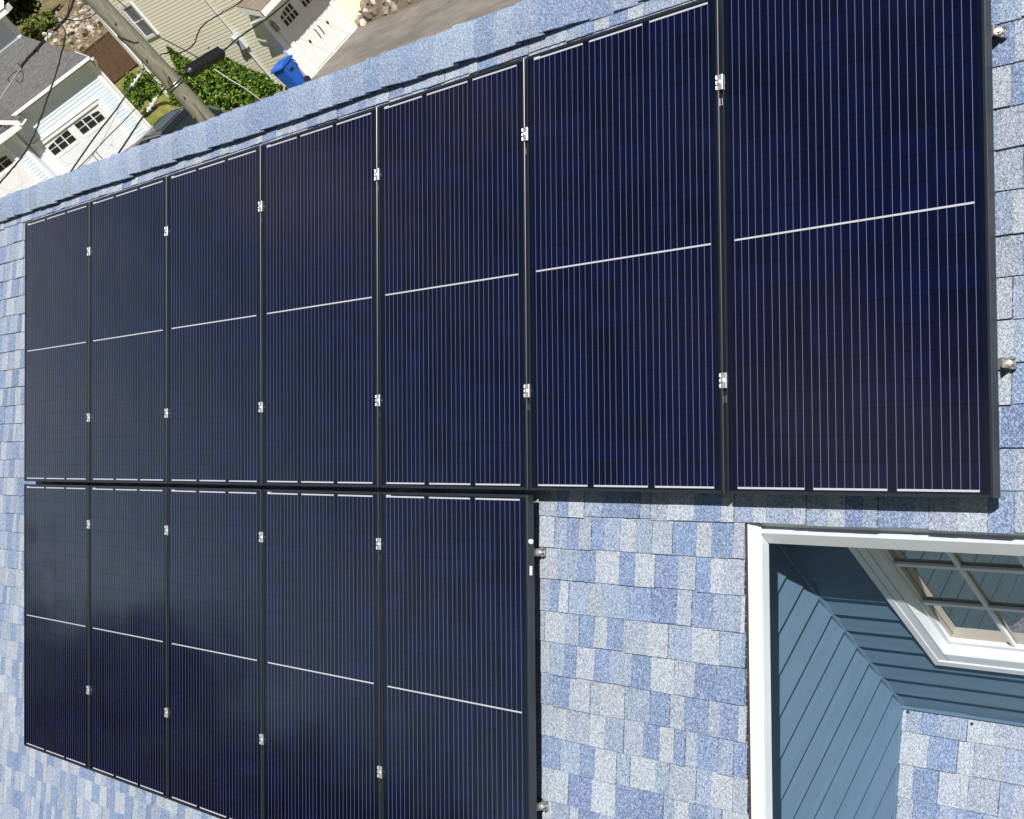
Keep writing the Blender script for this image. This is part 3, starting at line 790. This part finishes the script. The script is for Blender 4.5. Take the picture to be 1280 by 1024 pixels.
wall1 = mb.build('wall', M['white_siding'], wh)
for b in ((-0.16, 0.02, -0.035, 0.12, -0.9, 3.5), (-3.22, -3.03, 3.165, 3.35, 5.0, 9.5), (-4.63, -4.44, -0.39, -0.2, 0, 3.5), (-4.42, -4.20, -0.03, 0.0, -0.9, 3.5)):
    mb = MB(); mb.box(*b); mb.build('corner_board', M['far_trim'], wh, bevel=0.01)
# roof over the garage: hip on the right, grey shingles
g0, gz = -0.42, 3.72
mb = MB()
A = (0.32, g0, gz); B = (-4.4, g0, gz); Cc = (-3.0, 3.19, gz + 1.72); D = (-4.4, 3.19, gz + 1.72); E_ = (-1.75, 3.19, gz); F_ = Cc
mb.face([B, A, Cc, D]); mb.face([A, E_, Cc])
mb.face([(B[0], B[1], gz - 0.05), (A[0], A[1], gz - 0.05), A, B]); mb.face([(A[0], A[1], gz - 0.05), (E_[0], E_[1], gz - 0.05), E_, A])
mb.face([(-12, g0 + 0.2, gz - 0.1), B, D, (-12, 3.19, gz + 1.72)])
r1 = mb.build('roof', M['grey_roof'], wh)
mb = MB()
mb.box(-4.4, 0.36, g0 - 0.10, g0 - 0.002, gz - 0.12, gz + 0.015); mb.prism([(0.325, g0), (0.37, g0), (-1.68, 3.19), (-1.745, 3.19)], 'z', gz - 0.12, gz + 0.015)
mb.build('gutter', M['far_trim'], r1, bevel=0.02)
mb = MB(); mb.box(-4.4, 0.3, g0, -0.001, gz - 0.20, gz - 0.16)
mb.build('soffit', M['far_trim'], r1)
mb = MB(); mb.tube([(0.37, -0.36, 3.55), (0.34, -0.2, 3.4), (0.10, 0.02, 3.15), (0.08, 0.06, 0.1)], 0.045, 8)
mb.build('downspout', M['far_trim'], wh)
# upper storey eave, gabled bay on the left
mb = MB(); mb.box(-12, -2.45, 2.55, 3.2, 6.45, 6.72); mb.face([(-12, 2.5, 6.73), (-2.4, 2.5, 6.73), (-2.4, 6, 8.4), (-12, 6, 8.4)])
mb.build('upper_eave', M['far_trim'], wh, bevel=0.02)
mb = MB()
t = 0.72
def gab(x): return 3.50 + t * min(-3.5 - x, x + 10.2)
for (xa, xb) in ((-3.5, -6.85), (-6.85, -10.2)):
    mb.face([(xa, -0.95, gab(xa)), (xb, -0.95, gab(xb)), (xb, 2.6, gab(xb)), (xa, 2.6, gab(xa))])
mb.build('gable_roof', M['grey_roof'], wh)
mb = MB()
for (xa, xb) in ((-3.5, -6.85), (-10.2, -6.85)):
    P = [(xa, gab(xa) - 0.01), (xb, gab(xb) - 0.01), (xb, gab(xb) - 0.25), (xa, gab(xa) - 0.25)]
    mb.face([(p[0], -0.96, p[1]) for p in P]); mb.face([(P[3][0], -0.96, P[3][1]), (P[2][0], -0.96, P[2][1]), (P[2][0], -0.36, P[2][1]), (P[3][0], -0.36, P[3][1])])
mb.box(-10.0, -3.62, -0.98, -0.30, 3.18, 3.42)
mb.build('gable_trim', M['far_trim'], wh)
def garage_door(par, x0, x1, z0, z1, y, groups, head, name='garage_door', drop=0.05):
    """white carriage door: frame, four panel rows, two groups of small panes, pull handles"""
    mb = MB(); wd = x1 - x0
    rows = 4
    for r in range(rows):
        a = z0 + (z1 - z0) * r / rows; b = z0 + (z1 - z0) * (r + 1) / rows
        mb.box(x0, x1, y + 0.03, y + 0.06, a + 0.006, b - 0.006)
    for s in (0, 1):                                            # raised stiles and cross braces
        xa = x0 + wd * s / 2 + 0.04; xb = x0 + wd * (s + 1) / 2 - 0.04
        for xx in (xa, xb - 0.10): mb.box(xx, xx + 0.10, y + 0.016, y + 0.029, z0 + 0.04, z1 - 0.05)
        zt = z1 - head - 0.06
        for zz in (z0 + 0.04, zt - 0.10): mb.box(xa + 0.10, xb - 0.10, y + 0.017, y + 0.029, zz, zz + 0.10)
        za, zb = z0 + 0.14, zt - 0.10; xc = (xa + xb) / 2
        for (p, q) in (((xa + 0.1, za), (xb - 0.1, zb)), ((xb - 0.1, za), (xa + 0.1, zb))):
            d = Vector((q[0] - p[0], 0, q[1] - p[1])).normalized(); nrm = Vector((-d.z, 0, d.x)) * 0.045
            a = Vector((p[0], y + 0.021, p[1])); b = Vector((q[0], y + 0.021, q[1]))
            mb.face([a - nrm, b - nrm, b + nrm, a + nrm])
    dr = mb.build(name, M['door_white'], par)
    for s in (0, 1):
        xa = x0 + wd * s / 2 + 0.16; xb = x0 + wd * (s + 1) / 2 - 0.16
        mb = MB(); za, zb = z1 - head, z1 - 0.08
        nc = groups
        for i in range(nc):
            for j in range(2):
                cx0 = xa + (xb - xa) * i / nc + 0.028; cx1 = xa + (xb - xa) * (i + 1) / nc - 0.028
                cz0 = za + (zb - za) * j / 2 + 0.024; cz1 = za + (zb - za) * (j + 1) / 2 - 0.024
                if j == 1:                                       # the arched head of the panes
                    k0 = abs((cx0 - (xa + xb) / 2) / ((xb - xa) / 2)) if s == 9 else ((xb - cx0) / (xb - xa) if s == 0 else (cx0 - xa) / (xb - xa))
                    k1 = (xb - cx1) / (xb - xa) if s == 0 else (cx1 - xa) / (xb - xa)
                    mb.face([(cx0, y + 0.014, cz0), (cx1, y + 0.014, cz0), (cx1, y + 0.014, cz1 - 0.12 * k1 * k1), (cx0, y + 0.014, cz1 - 0.12 * k0 * k0)])
                else: mb.face([(cx0, y + 0.014, cz0), (cx1, y + 0.014, cz0), (cx1, y + 0.014, cz1), (cx0, y + 0.014, cz1)])
        mb.build('pane_group', M['dark_pane'], dr)
        mb = MB(); hx = x0 + wd / 2 + (-0.10 if s == 0 else 0.10); hz = z0 + (z1 - z0) * 0.30
        mb.tube([(hx, y + 0.02, hz), (hx, y - 0.04, hz + 0.03), (hx, y - 0.04, hz + 0.30), (hx, y + 0.02, hz + 0.33)], 0.016, 6)
        mb.build('handle', M['black_plastic'], dr)
    return dr
def door_frame(par, x0, x1, z1, y, w=0.16, top=0.22, zb=0.0):
    mb = MB(); mb.box(x0 - w, x0, y - 0.05, y + 0.06, zb, z1); mb.box(x1, x1 + w, y - 0.05, y + 0.06, zb, z1); mb.box(x0 - w, x1 + w, y - 0.055, y + 0.06, z1, z1 + top)
    mb.box(x0 - w - 0.05, x1 + w + 0.05, y - 0.09, y - 0.056, z1 + top - 0.06, z1 + top + 0.02)
    return mb.build('door_frame', M['far_trim'], par, bevel=0.008)
garage_door(wh, -4.10, -0.92, -0.45, 2.06, -0.045, 3, 0.62); door_frame(wh, -4.10, -0.92, 2.06, -0.03, zb=-0.8)
garage_door(wh, -8.6, -5.15, -0.1, 2.85, -0.40, 3, 0.62); door_frame(wh, -8.6, -5.15, 2.85, -0.38)
mb = MB(); mb.box(-4.36, -4.26, -0.14, -0.03, 2.2, 2.5); mb.tube([(-4.3, -0.1, 2.55), (-4.3, -0.1, 2.62)], 0.05, 8)
mb.build('porch_light', M['far_trim'], wh, bevel=0.01)

# ------------------------------------------------------------------ cream house with its garage
ch = thing('cream_house', 'cream sided house with white garage door facing the driveway', 'house', (BX, BY, GROUND))
mb = MB()
laps(mb, -8.0, -0.12, 0, 7.0, 0, 0.118, 0.009)
mb.box(-8.15, -0.02, 0.001, 9.5, 0, 7.0)
z = 0
while z < 3.3:                                       # the door wall faces +X
    mb.face([(0.018, 0.12, z), (0.018, 3.2, z), (0.001, 3.2, z + 0.118), (0.001, 0.12, z + 0.118)]); mb.face([(0, 0.12, z), (0, 3.2, z), (0.018, 3.2, z), (0.018, 0.12, z)])
    z += 0.118
mb.build('wall', M['cream'], ch)
for b in ((-0.15, 0.03, -0.035, 0.15, 0, 7.0), (-8.2, -8.0, -0.035, 0.2, 0, 7.0)):
    mb = MB(); mb.box(*b); mb.build('corner_board', M['far_trim'], ch, bevel=0.01)
# window on the long wall
cw = thing('window', None, None, (-6.05, 0, 3.6)); cw.parent = ch
mb = MB(); frame_box(mb, -0.45, 0.45, -0.1, 1.32, 0.12, 0.12, -0.05, 0.0); mb.box(-0.33, 0.33, -0.035, -0.005, 0.58, 0.63)
mb.build('frame', M['far_trim'], cw, bevel=0.008)
mb = MB(); mb.face([(-0.33, -0.022, 0.02), (0.33, -0.022, 0.02), (0.33, -0.022, 1.2), (-0.33, -0.022, 1.2)])
mb.build('pane', M['grey_pane'], cw)
# meter and conduit
mb = MB(); mb.box(-0.16, 0.16, -0.14, -0.02, -0.30, 0.10); mb.tube([(0, -0.14, 0.16), (0, -0.26, 0.16)], 0.12, 14); mb.box(-0.1, 0.1, -0.14, -0.02, 0.1, 0.3)
mt_ = mb.build('electric_meter', M['meter'], ch, bevel=0.01); mt_.location = (-1.72, 0, 2.15)
mb = MB(); mb.tube([(-1.72, -0.06, 2.4), (-1.72, -0.06, 6.8)], 0.025, 8); mb.tube([(-1.72, -0.06, 0.1), (-1.72, -0.06, 1.85)], 0.03, 8)
mb.build('conduit', M['meter'], ch)
# garage door on the +X wall, built in its own turned frame
tw = bpy.data.objects.new('garage_front', None); COL.objects.link(tw); tw.parent = ch; tw.rotation_euler = (0, 0, R(90))
gd = garage_door(tw, 0.42, 2.45, 0.03, 2.30, -0.045, 4, 0.60); fr_ = door_frame(tw, 0.42, 2.45, 2.30, -0.03, 0.20, 0.2)
for o in (gd, fr_):                                   # hang them straight under the house
    bpy.context.view_layer.update(); mw = o.matrix_world.copy(); o.parent = ch; o.matrix_parent_inverse = ch.matrix_world.inverted(); o.matrix_world = mw
bpy.data.objects.remove(tw)
# small roof over the door
mb = MB(); mb.face([(0.0, -0.42, 3.35), (0.95, -0.42, 2.86), (0.95, 3.6, 2.86), (0.0, 3.6, 3.35)]); mb.face([(0.0, -0.42, 3.31), (0.95, -0.42, 2.82), (0.95, 3.6, 2.82), (0.0, 3.6, 3.31)])
dr_ = mb.build('door_roof', M['brown_roof'], ch)
mb = MB(); mb.box(0.93, 0.99, -0.45, 3.65, 2.64, 2.85); mb.box(0.02, 0.92, -0.45, 3.6, 2.60, 2.64)
mb.face([(0.0, -0.45, 3.34), (0.99, -0.45, 2.83), (0.99, -0.45, 2.62), (0.0, -0.45, 3.10)])
mb.build('fascia', M['far_trim'], dr_)
mb = MB(); mb.box(0.05, 0.15, 0.14, 0.26, 1.85, 2.15); mb.tube([(0.1, 0.2, 2.15), (0.1, 0.2, 2.25)], [0.07, 0.02], 8)
mb.build('wall_lantern', M['steel'], ch)
mb = MB(); mb.face([(-8.6, -0.5, 7.0), (0.5, -0.5, 7.0), (0.5, 4.5, 9.2), (-8.6, 4.5, 9.2)]); mb.face([(-8.6, 9.9, 7.0), (0.5, 9.9, 7.0), (0.5, 4.5, 9.2), (-8.6, 4.5, 9.2)])
mb.build('roof', M['brown_roof'], ch)

# ------------------------------------------------------------------ brown board fence, far house
fa_ = thing('board_fence', 'brown stained board fence between the white garage and cream house', 'fence', on_bank(-58.1, 31.4), (0, 0, R(50))); fa_.scale = (KB,) * 3
mb = MB(); x = -3.5
while x < 5:
    w = 0.14; h = 2.05 + random.uniform(-0.02, 0.02)
    mb.box(x, x + w - 0.012, -0.02 + random.uniform(-0.006, 0.006), 0.012, 0.08, h); x += w
mb.build('board_panel', M['board'], fa_)
mb = MB()
for zz in (0.4, 1.7): mb.box(-3.5, 5, 0.013, 0.06, zz, zz + 0.1)
mb.box(-3.5, 5, -0.05, 0.07, 2.06, 2.12)
mb.build('rail', M['board'], fa_)
fh = thing('pale_house', 'pale blue house corner beyond the dark tree at the top edge', 'house', (-108, 57.5, PLAT), (0, 0, R(25)))
mb = MB(); laps(mb, -6, 5, 0, 5.2, 0, 0.2, 0.03); mb.box(-6, 5, 0.001, 7, 0, 5.2); mb.build('wall', M['white_siding'], fh)
mb = MB(); mb.face([(-6.5, -0.6, 5.1), (5.5, -0.6, 5.1), (5.5, 3.5, 7.4), (-6.5, 3.5, 7.4)]); mb.face([(-6.5, 7.6, 5.1), (5.5, 7.6, 5.1), (5.5, 3.5, 7.4), (-6.5, 3.5, 7.4)])
mb.build('roof', M['grey_roof'], fh)
mb = MB(); mb.box(-6.5, 5.5, -0.66, -0.6, 4.9, 5.12); mb.box(4.9, 5.06, -0.04, 0.1, 0, 5.1); mb.build('trim', M['far_trim'], fh)

# ------------------------------------------------------------------ blue wheeled bin
bn = thing('wheeled_bin', 'blue wheeled recycling bin with closed lid beside the garage door', 'bin', (BX + 0.02, BY - 0.52, GROUND + 0.01), (0, 0, R(8)))
mb = MB()
b0, b1, zt = 0.20, 0.28, 0.98
P = [(-b0, -b0, 0.06), (b0, -b0, 0.06), (b0, b0 + 0.06, 0.06), (-b0, b0 + 0.06, 0.06), (-b1, -b1, zt), (b1, -b1, zt), (b1, b1 + 0.04, zt), (-b1, b1 + 0.04, zt)]
mb.hexa(P); mb.build('body', M['bin'], bn, bevel=0.025, seg=2)
mb = MB(); mb.prism([(-0.33, 0.985), (-0.33, 1.03), (-0.20, 1.09), (0.25, 1.11), (0.38, 1.05), (0.38, 0.985)], 'x', -0.31, 0.31)
mb.build('lid', M['bin'], bn, bevel=0.015, seg=2)
mb = MB(); mb.tube([(-0.24, 0.42, 1.02), (0.24, 0.42, 1.02)], 0.018, 8); mb.build('handle', M['bin'], bn)
mb = MB(); mb.box(0.2705, 0.279, -0.10, 0.10, 0.72, 0.80); mb.build('emblem_plate', M['black_plastic'], bn)
for sx in (-1, 1):
    mb = MB(); mb.tube([(sx * 0.20, 0.27, 0.13), (sx * 0.27, 0.27, 0.13)], 0.13, 16); mb.build('wheel', M['tyre'], bn)

# ------------------------------------------------------------------ black car behind the ridge
car = thing('parked_car', 'black estate car with chrome window trim parked beyond the roof ridge', 'car', (-29.15, 16.62, PLAT - 0.55), (0, 0, R(-4)))
def loft(mb, secs):
    n = len(secs[0]); base = len(mb.v)
    for s in secs: mb.v += [tuple(p) for p in s]
    for i in range(len(secs) - 1):
        for k in range(n):
            j = (k + 1) % n; a = base + i * n
            mb.f.append((a + k, a + j, a + n + j, a + n + k)); mb.c.append(None)
    mb.f.append(tuple(base + k for k in reversed(range(n)))); mb.c.append(None)
    mb.f.append(tuple(base + (len(secs) - 1) * n + k for k in range(n))); mb.c.append(None)
mb = MB(); secs = []
for (x, zt, w) in ((-2.42, 0.72, 0.74), (-2.34, 0.98, 0.86), (-1.9, 1.06, 0.92), (-0.4, 1.04, 0.94), (1.0, 1.02, 0.94), (1.9, 0.94, 0.88), (2.30, 0.78, 0.76), (2.42, 0.60, 0.66)):
    secs.append([(x, -w, 0.30), (x, w, 0.30), (x, w, zt - 0.16), (x, w * 0.93, zt), (x, 0, zt + 0.02), (x, -w * 0.93, zt), (x, -w, zt - 0.16)])
loft(mb, secs); body = mb.build('body', M['car_paint'], car, bevel=0.03, smooth=True)
mb = MB(); secs = []
for (x, zt, w) in ((-2.2, 1.10, 0.80), (-1.85, 1.50, 0.66), (-1.2, 1.57, 0.64), (0.1, 1.56, 0.64), (0.55, 1.48, 0.66), (1.25, 1.04, 0.80)):
    secs.append([(x, -0.86, 1.02), (x, 0.86, 1.02), (x, w, zt - 0.03), (x, w * 0.8, zt), (x, -w * 0.8, zt), (x, -w, zt - 0.03)])
loft(mb, secs); mb.build('cabin_glass', M['car_glass'], car)
mb = MB(); secs = []
for (x, zt, w) in ((-1.95, 1.50, 0.64), (-1.2, 1.60, 0.63), (0.1, 1.59, 0.63), (0.48, 1.52, 0.64)):
    secs.append([(x, -w, zt - 0.03), (x, w, zt - 0.03), (x, w * 0.82, zt + 0.015), (x, -w * 0.82, zt + 0.015)])
loft(mb, secs); mb.build('roof', M['car_paint'], car)
for sy in (-1, 1):
    mb = MB(); mb.tube([(-2.15, sy * 0.86, 1.07), (-1.95, sy * 0.72, 1.42), (-1.2, sy * 0.66, 1.575), (0.1, sy * 0.66, 1.565), (0.5, sy * 0.69, 1.47), (1.15, sy * 0.83, 1.07)], 0.022, 8)
    mb.build('chrome_trim', M['chrome'], car)
    for xx in (-0.75, 0.35):
        mb = MB(); mb.tube([(xx, sy * 0.875, 1.03), (xx - 0.05, sy * 0.675, 1.55)], 0.035, 6); mb.build('pillar', M['car_paint'], car)
    for xx in (-1.45, 1.5):
        wv = MB(); wv.tube([(xx, sy * 0.72, 0.33), (xx, sy * 0.93, 0.33)], 0.33, 20); wv.build('tyre', M['tyre'], car)
        wv = MB(); wv.tube([(xx, sy * 0.90, 0.33), (xx, sy * 0.945, 0.33)], 0.21, 12); wv.build('rim', M['chrome'], car)
    mb = MB(); mb.box(2.15, 2.36, sy * 0.62 - 0.12, sy * 0.62 + 0.12, 0.66, 0.76); mb.build('headlight', M['chrome'], car, bevel=0.01)
    mb = MB(); mb.box(-2.43, -2.36, sy * 0.66 - 0.1, sy * 0.66 + 0.1, 0.74, 0.92); mb.build('tail_light', M['rust'], car, bevel=0.01)
mb = MB(); mb.box(-0.9, -0.1, -0.42, 0.42, 1.606, 1.622); mb.build('sunroof', M['car_glass'], car)

# ------------------------------------------------------------------ utility pole, cables
PX, PY = -14.66, 9.525
pole = thing('utility_pole', 'weathered grey wooden utility pole in front of the cream house', 'pole', (PX, PY, GROUND))
mb = MB()
pts = [(0, 0, 0), (0, 0, 4), (-0.012, -0.02, 6.0), (-0.03, -0.05, 7.2), (-0.05, -0.10, 8.4), (-0.07, -0.14, 10.6)]
mb.tube(pts, [0.185, 0.168, 0.160, 0.156, 0.150, 0.145], 20)
mb.build('shaft', M['wood'], pole, smooth=True)
mb = MB()
for zz in (6.22, 6.27): mb.tube([(0.172 * math.cos(a) - 0.015, 0.172 * math.sin(a) - 0.025, GROUND * 0 + zz) for a in [i * math.pi / 10 for i in range(21)]], 0.012, 6)
mb.box(-0.30, -0.15, -0.06, 0.04, 6.1, 6.3); mb.tube([(0.1, -0.18, 6.3), (0.22, -0.2, 6.42), (0.25, -0.16, 6.6)], 0.016, 6)
mb.build('strap', M['steel'], pole)
mb = MB()
for (zz, a) in ((6.9, -1.0), (6.0, -0.6), (5.6, -1.3), (7.7, -0.9)):
    r = 0.155; mb.tube([(r * math.cos(a) - 0.02, r * math.sin(a) - 0.04, zz), ((r + 0.04) * math.cos(a) - 0.02, (r + 0.04) * math.sin(a) - 0.04, zz)], 0.018, 6)
mb.build('bolt', M['steel'], pole)
mb = MB(); mb.tube([(0.165 * math.cos(a) - 0.035, 0.165 * math.sin(a) - 0.06, 7.35 + 0.14 * math.sin((a + 2.4) * 2.2)) for a in [-2.6 + i * 0.16 for i in range(16)]], 0.010, 6)
mb.build('cable_loop', M['cable'], pole)

def smooth_path(P, n=8):
    out = []
    for i in range(len(P) - 1):
        p0 = P[max(i - 1, 0)]; p1 = P[i]; p2 = P[i + 1]; p3 = P[min(i + 2, len(P) - 1)]
        for k in range(n):
            t = k / n
            out.append(0.5 * ((2 * p1) + (p2 - p0) * t + (2 * p0 - 5 * p1 + 4 * p2 - p3) * t * t + (3 * p1 - p0 - 3 * p2 + p3) * t ** 3))
    out.append(P[-1]); return out
def wire(name, label, pts, rad, mat='cable', cat='cable', wob=0.0, group='overhead cables around the utility pole'):
    P = [at(*p) for p in pts]; S = smooth_path(P)
    if wob: S = [s + Vector((random.gauss(0, wob), random.gauss(0, wob), random.gauss(0, wob))) for s in S]
    mb = MB(); mb.tube(S, rad * 0.82, 6)
    return tag(mb.build(name, M[mat], smooth=True), label, cat, group)
wire('overhead_cable', 'thick black cable bundle crossing the dark tree and grey roof', [(96, -12, 31), (88, 12, 30.5), (80, 26, 30.2), (70, 36, 30), (60, 46, 29.8), (46, 62, 29.4), (36, 72, 29), (26, 85, 28.7)], 0.032, wob=0.008)
wire('service_wire', 'pale bare wire running down left over the grey garage roof', [(26, 85, 28.7), (12, 106, 28.2), (-6, 133, 27.7)], 0.017, 'wire_grey')
wire('tail_wire', 'black wire tail curled in a loop over the grey roof', [(22, 79, 28.7), (26, 86, 28.7), (16, 92, 28.6), (10, 99, 28.6), (14, 103, 28.6), (20, 95, 28.6), (27, 88, 28.6), (29, 98, 28.6), (25, 103, 28.6), (20, 100, 28.6)], 0.010)
wire('overhead_cable', 'black cable dropping past the white garage gutter to the lower left', [(66, 22, 30), (76, 30, 29.9), (82, 42, 29.8), (79, 58, 29.6), (72, 86, 29.2), (64, 110, 29), (50, 150, 28.6), (34, 186, 28.3), (16, 210, 28), (-8, 238, 27.7)], 0.019, wob=0.004)
wire('overhead_cable', 'thin black cable looping from the far bundle towards the pole top', [(84, 24, 30), (96, 26, 29.8), (112, 22, 29.4), (124, 12, 29), (134, -4, 28.6)], 0.013)
wire('overhead_cable', 'black cable with pale insulators from the pole across the garage door', [(212, 104, 28.2), (200, 118, 28), (187, 136, 27.8), (176, 150, 27.6), (160, 174, 27.3), (140, 204, 27), (122, 232, 26.8)], 0.020)
wire('overhead_cable', 'steep black cable crossing the left half of the garage door', [(180, 86, 28.4), (166, 106, 28.2), (146, 136, 28), (124, 164, 27.6), (104, 192, 27.3), (82, 224, 27), (66, 246, 26.8)], 0.018)
wire('overhead_cable', 'thin grey wire beside the steep cable over the garage door', [(184, 118, 28), (160, 146, 27.8), (134, 172, 27.5), (108, 200, 27.2), (86, 222, 27), (70, 240, 26.8)], 0.011)
wire('overhead_cable', 'slack grey wire sagging over the garage door centre', [(148, 138, 27.9), (130, 172, 27.6), (116, 194, 27.3), (96, 218, 27), (84, 236, 26.8)], 0.008, 'wire_grey')
wire('overhead_cable', 'thin black cable crossing the cream wall from the window to the hedge', [(140, -6, 30), (158, 10, 30), (176, 26, 29.8), (196, 44, 29.6), (218, 56, 29.4), (240, 68, 29.2), (254, 77, 29)], 0.013)
wire('service_wire', 'pale bare wire slanting down across the green hedge', [(254, 77, 29), (282, 96, 28.7), (308, 112, 28.4), (332, 130, 28)], 0.013, 'wire_grey')
wire('overhead_cable', 'wavy black cable from the pole up across the cream siding', [(200, 69, 28.4), (212, 66, 28.6), (222, 67, 28.8), (234, 62, 29), (243, 54, 29.2), (248, 40, 29.4), (256, 30, 29.6), (272, 19, 30), (292, 8, 30.5), (312, -6, 31)], 0.016, wob=0.004)
wire('overhead_cable', 'black cable carrying the splice case up past the garage roof', [(214, 98, 28.2), (224, 95, 28.3), (236, 90, 28.5), (258, 78, 28.8), (279, 64, 29.1), (296, 49, 29.4), (316, 35, 29.8), (338, 20, 30.2), (366, -4, 31)], 0.020)
wire('overhead_cable', 'thin black cable beside the thick bundle at the top left corner', [(90, -8, 30.6), (86, 8, 30.3), (84, 22, 30.1), (78, 30, 30), (66, 34, 29.8), (52, 52, 29.5), (40, 66, 29.2)], 0.011)
wire('overhead_cable', 'thin black cable running up from the leafy bush to the far bundle', [(128, -4, 30.4), (110, 14, 30.3), (98, 20, 30.2), (88, 24, 30.1), (70, 30, 30), (64, 40, 29.9)], 0.010)
wire('overhead_cable', 'thin black wire passing the cream house corner towards the top edge', [(206, 108, 28.2), (192, 100, 28.5), (180, 84, 28.8), (176, 70, 29)], 0.009)
wire('overhead_cable', 'thin black wire along the pole foot down to the ridge', [(214, 104, 28.1), (226, 118, 27.9), (240, 128, 27.8), (254, 146, 27.6), (262, 160, 27.5)], 0.010)
# splice case on that cable
p0, p1 = at(234, 92, 28.5), at(279, 65, 29.1)
d = (p1 - p0).normalized(); L_ = (p1 - p0).length
sp_ = thing('cable_splice', 'black cylindrical splice case hanging on the cable above the hedge', 'splice case', p0, d.to_track_quat('X', 'Z').to_euler())
mb = MB(); mb.tube([(0, 0, 0), (0.04, 0, 0), (0.06, 0, 0), (L_ - 0.06, 0, 0), (L_ - 0.04, 0, 0), (L_, 0, 0)], [0.05, 0.09, 0.105, 0.105, 0.09, 0.05], 14)
mb.build('case', M['black_plastic'], sp_)
mb = MB()
for q in (0.12, 0.3, 0.5, 0.7, 0.88): mb.tube([(L_ * q - 0.015, 0, 0), (L_ * q + 0.015, 0, 0)], 0.115, 14)
mb.box(0.05, L_ - 0.05, -0.02, 0.02, 0.09, 0.14)
mb.build('clasp', M['black_plastic'], sp_)
def insulator(label, a, b, dist, r):
    p, q = at(*a, dist), at(*b, dist); dd = (q - p).normalized(); LL = (q - p).length
    t = thing('insulator', label, 'insulator', p, dd.to_track_quat('X', 'Z').to_euler(), 'pale insulators on the overhead cables')
    mb = MB(); mb.tube([(0, 0, 0), (LL, 0, 0)], r * 0.5, 8)
    for i in range(3):
        x = LL * (0.2 + 0.3 * i); mb.tube([(x - 0.02, 0, 0), (x, 0, 0), (x + 0.03, 0, 0)], [r, r * 1.15, r * 0.6], 10)
    mb.build('shed_stack', M['porcelain'], t)
    mb = MB(); mb.tube([(-0.06, 0, 0), (0, 0, 0)], 0.02, 6); mb.tube([(LL, 0, 0), (LL + 0.06, 0, 0)], 0.02, 6); mb.build('end_fitting', M['steel'], t)
insulator('pale insulator on the black cable at the lawn edge', (196, 122), (184, 140), 27.75, 0.045)
insulator('pale insulator on the bundle above the grey garage roof', (64, 42), (57, 51), 29.7, 0.05)
insulator('pale insulator on the steep cable beside the leafy bush', (176, 92), (163, 110), 28.2, 0.035)
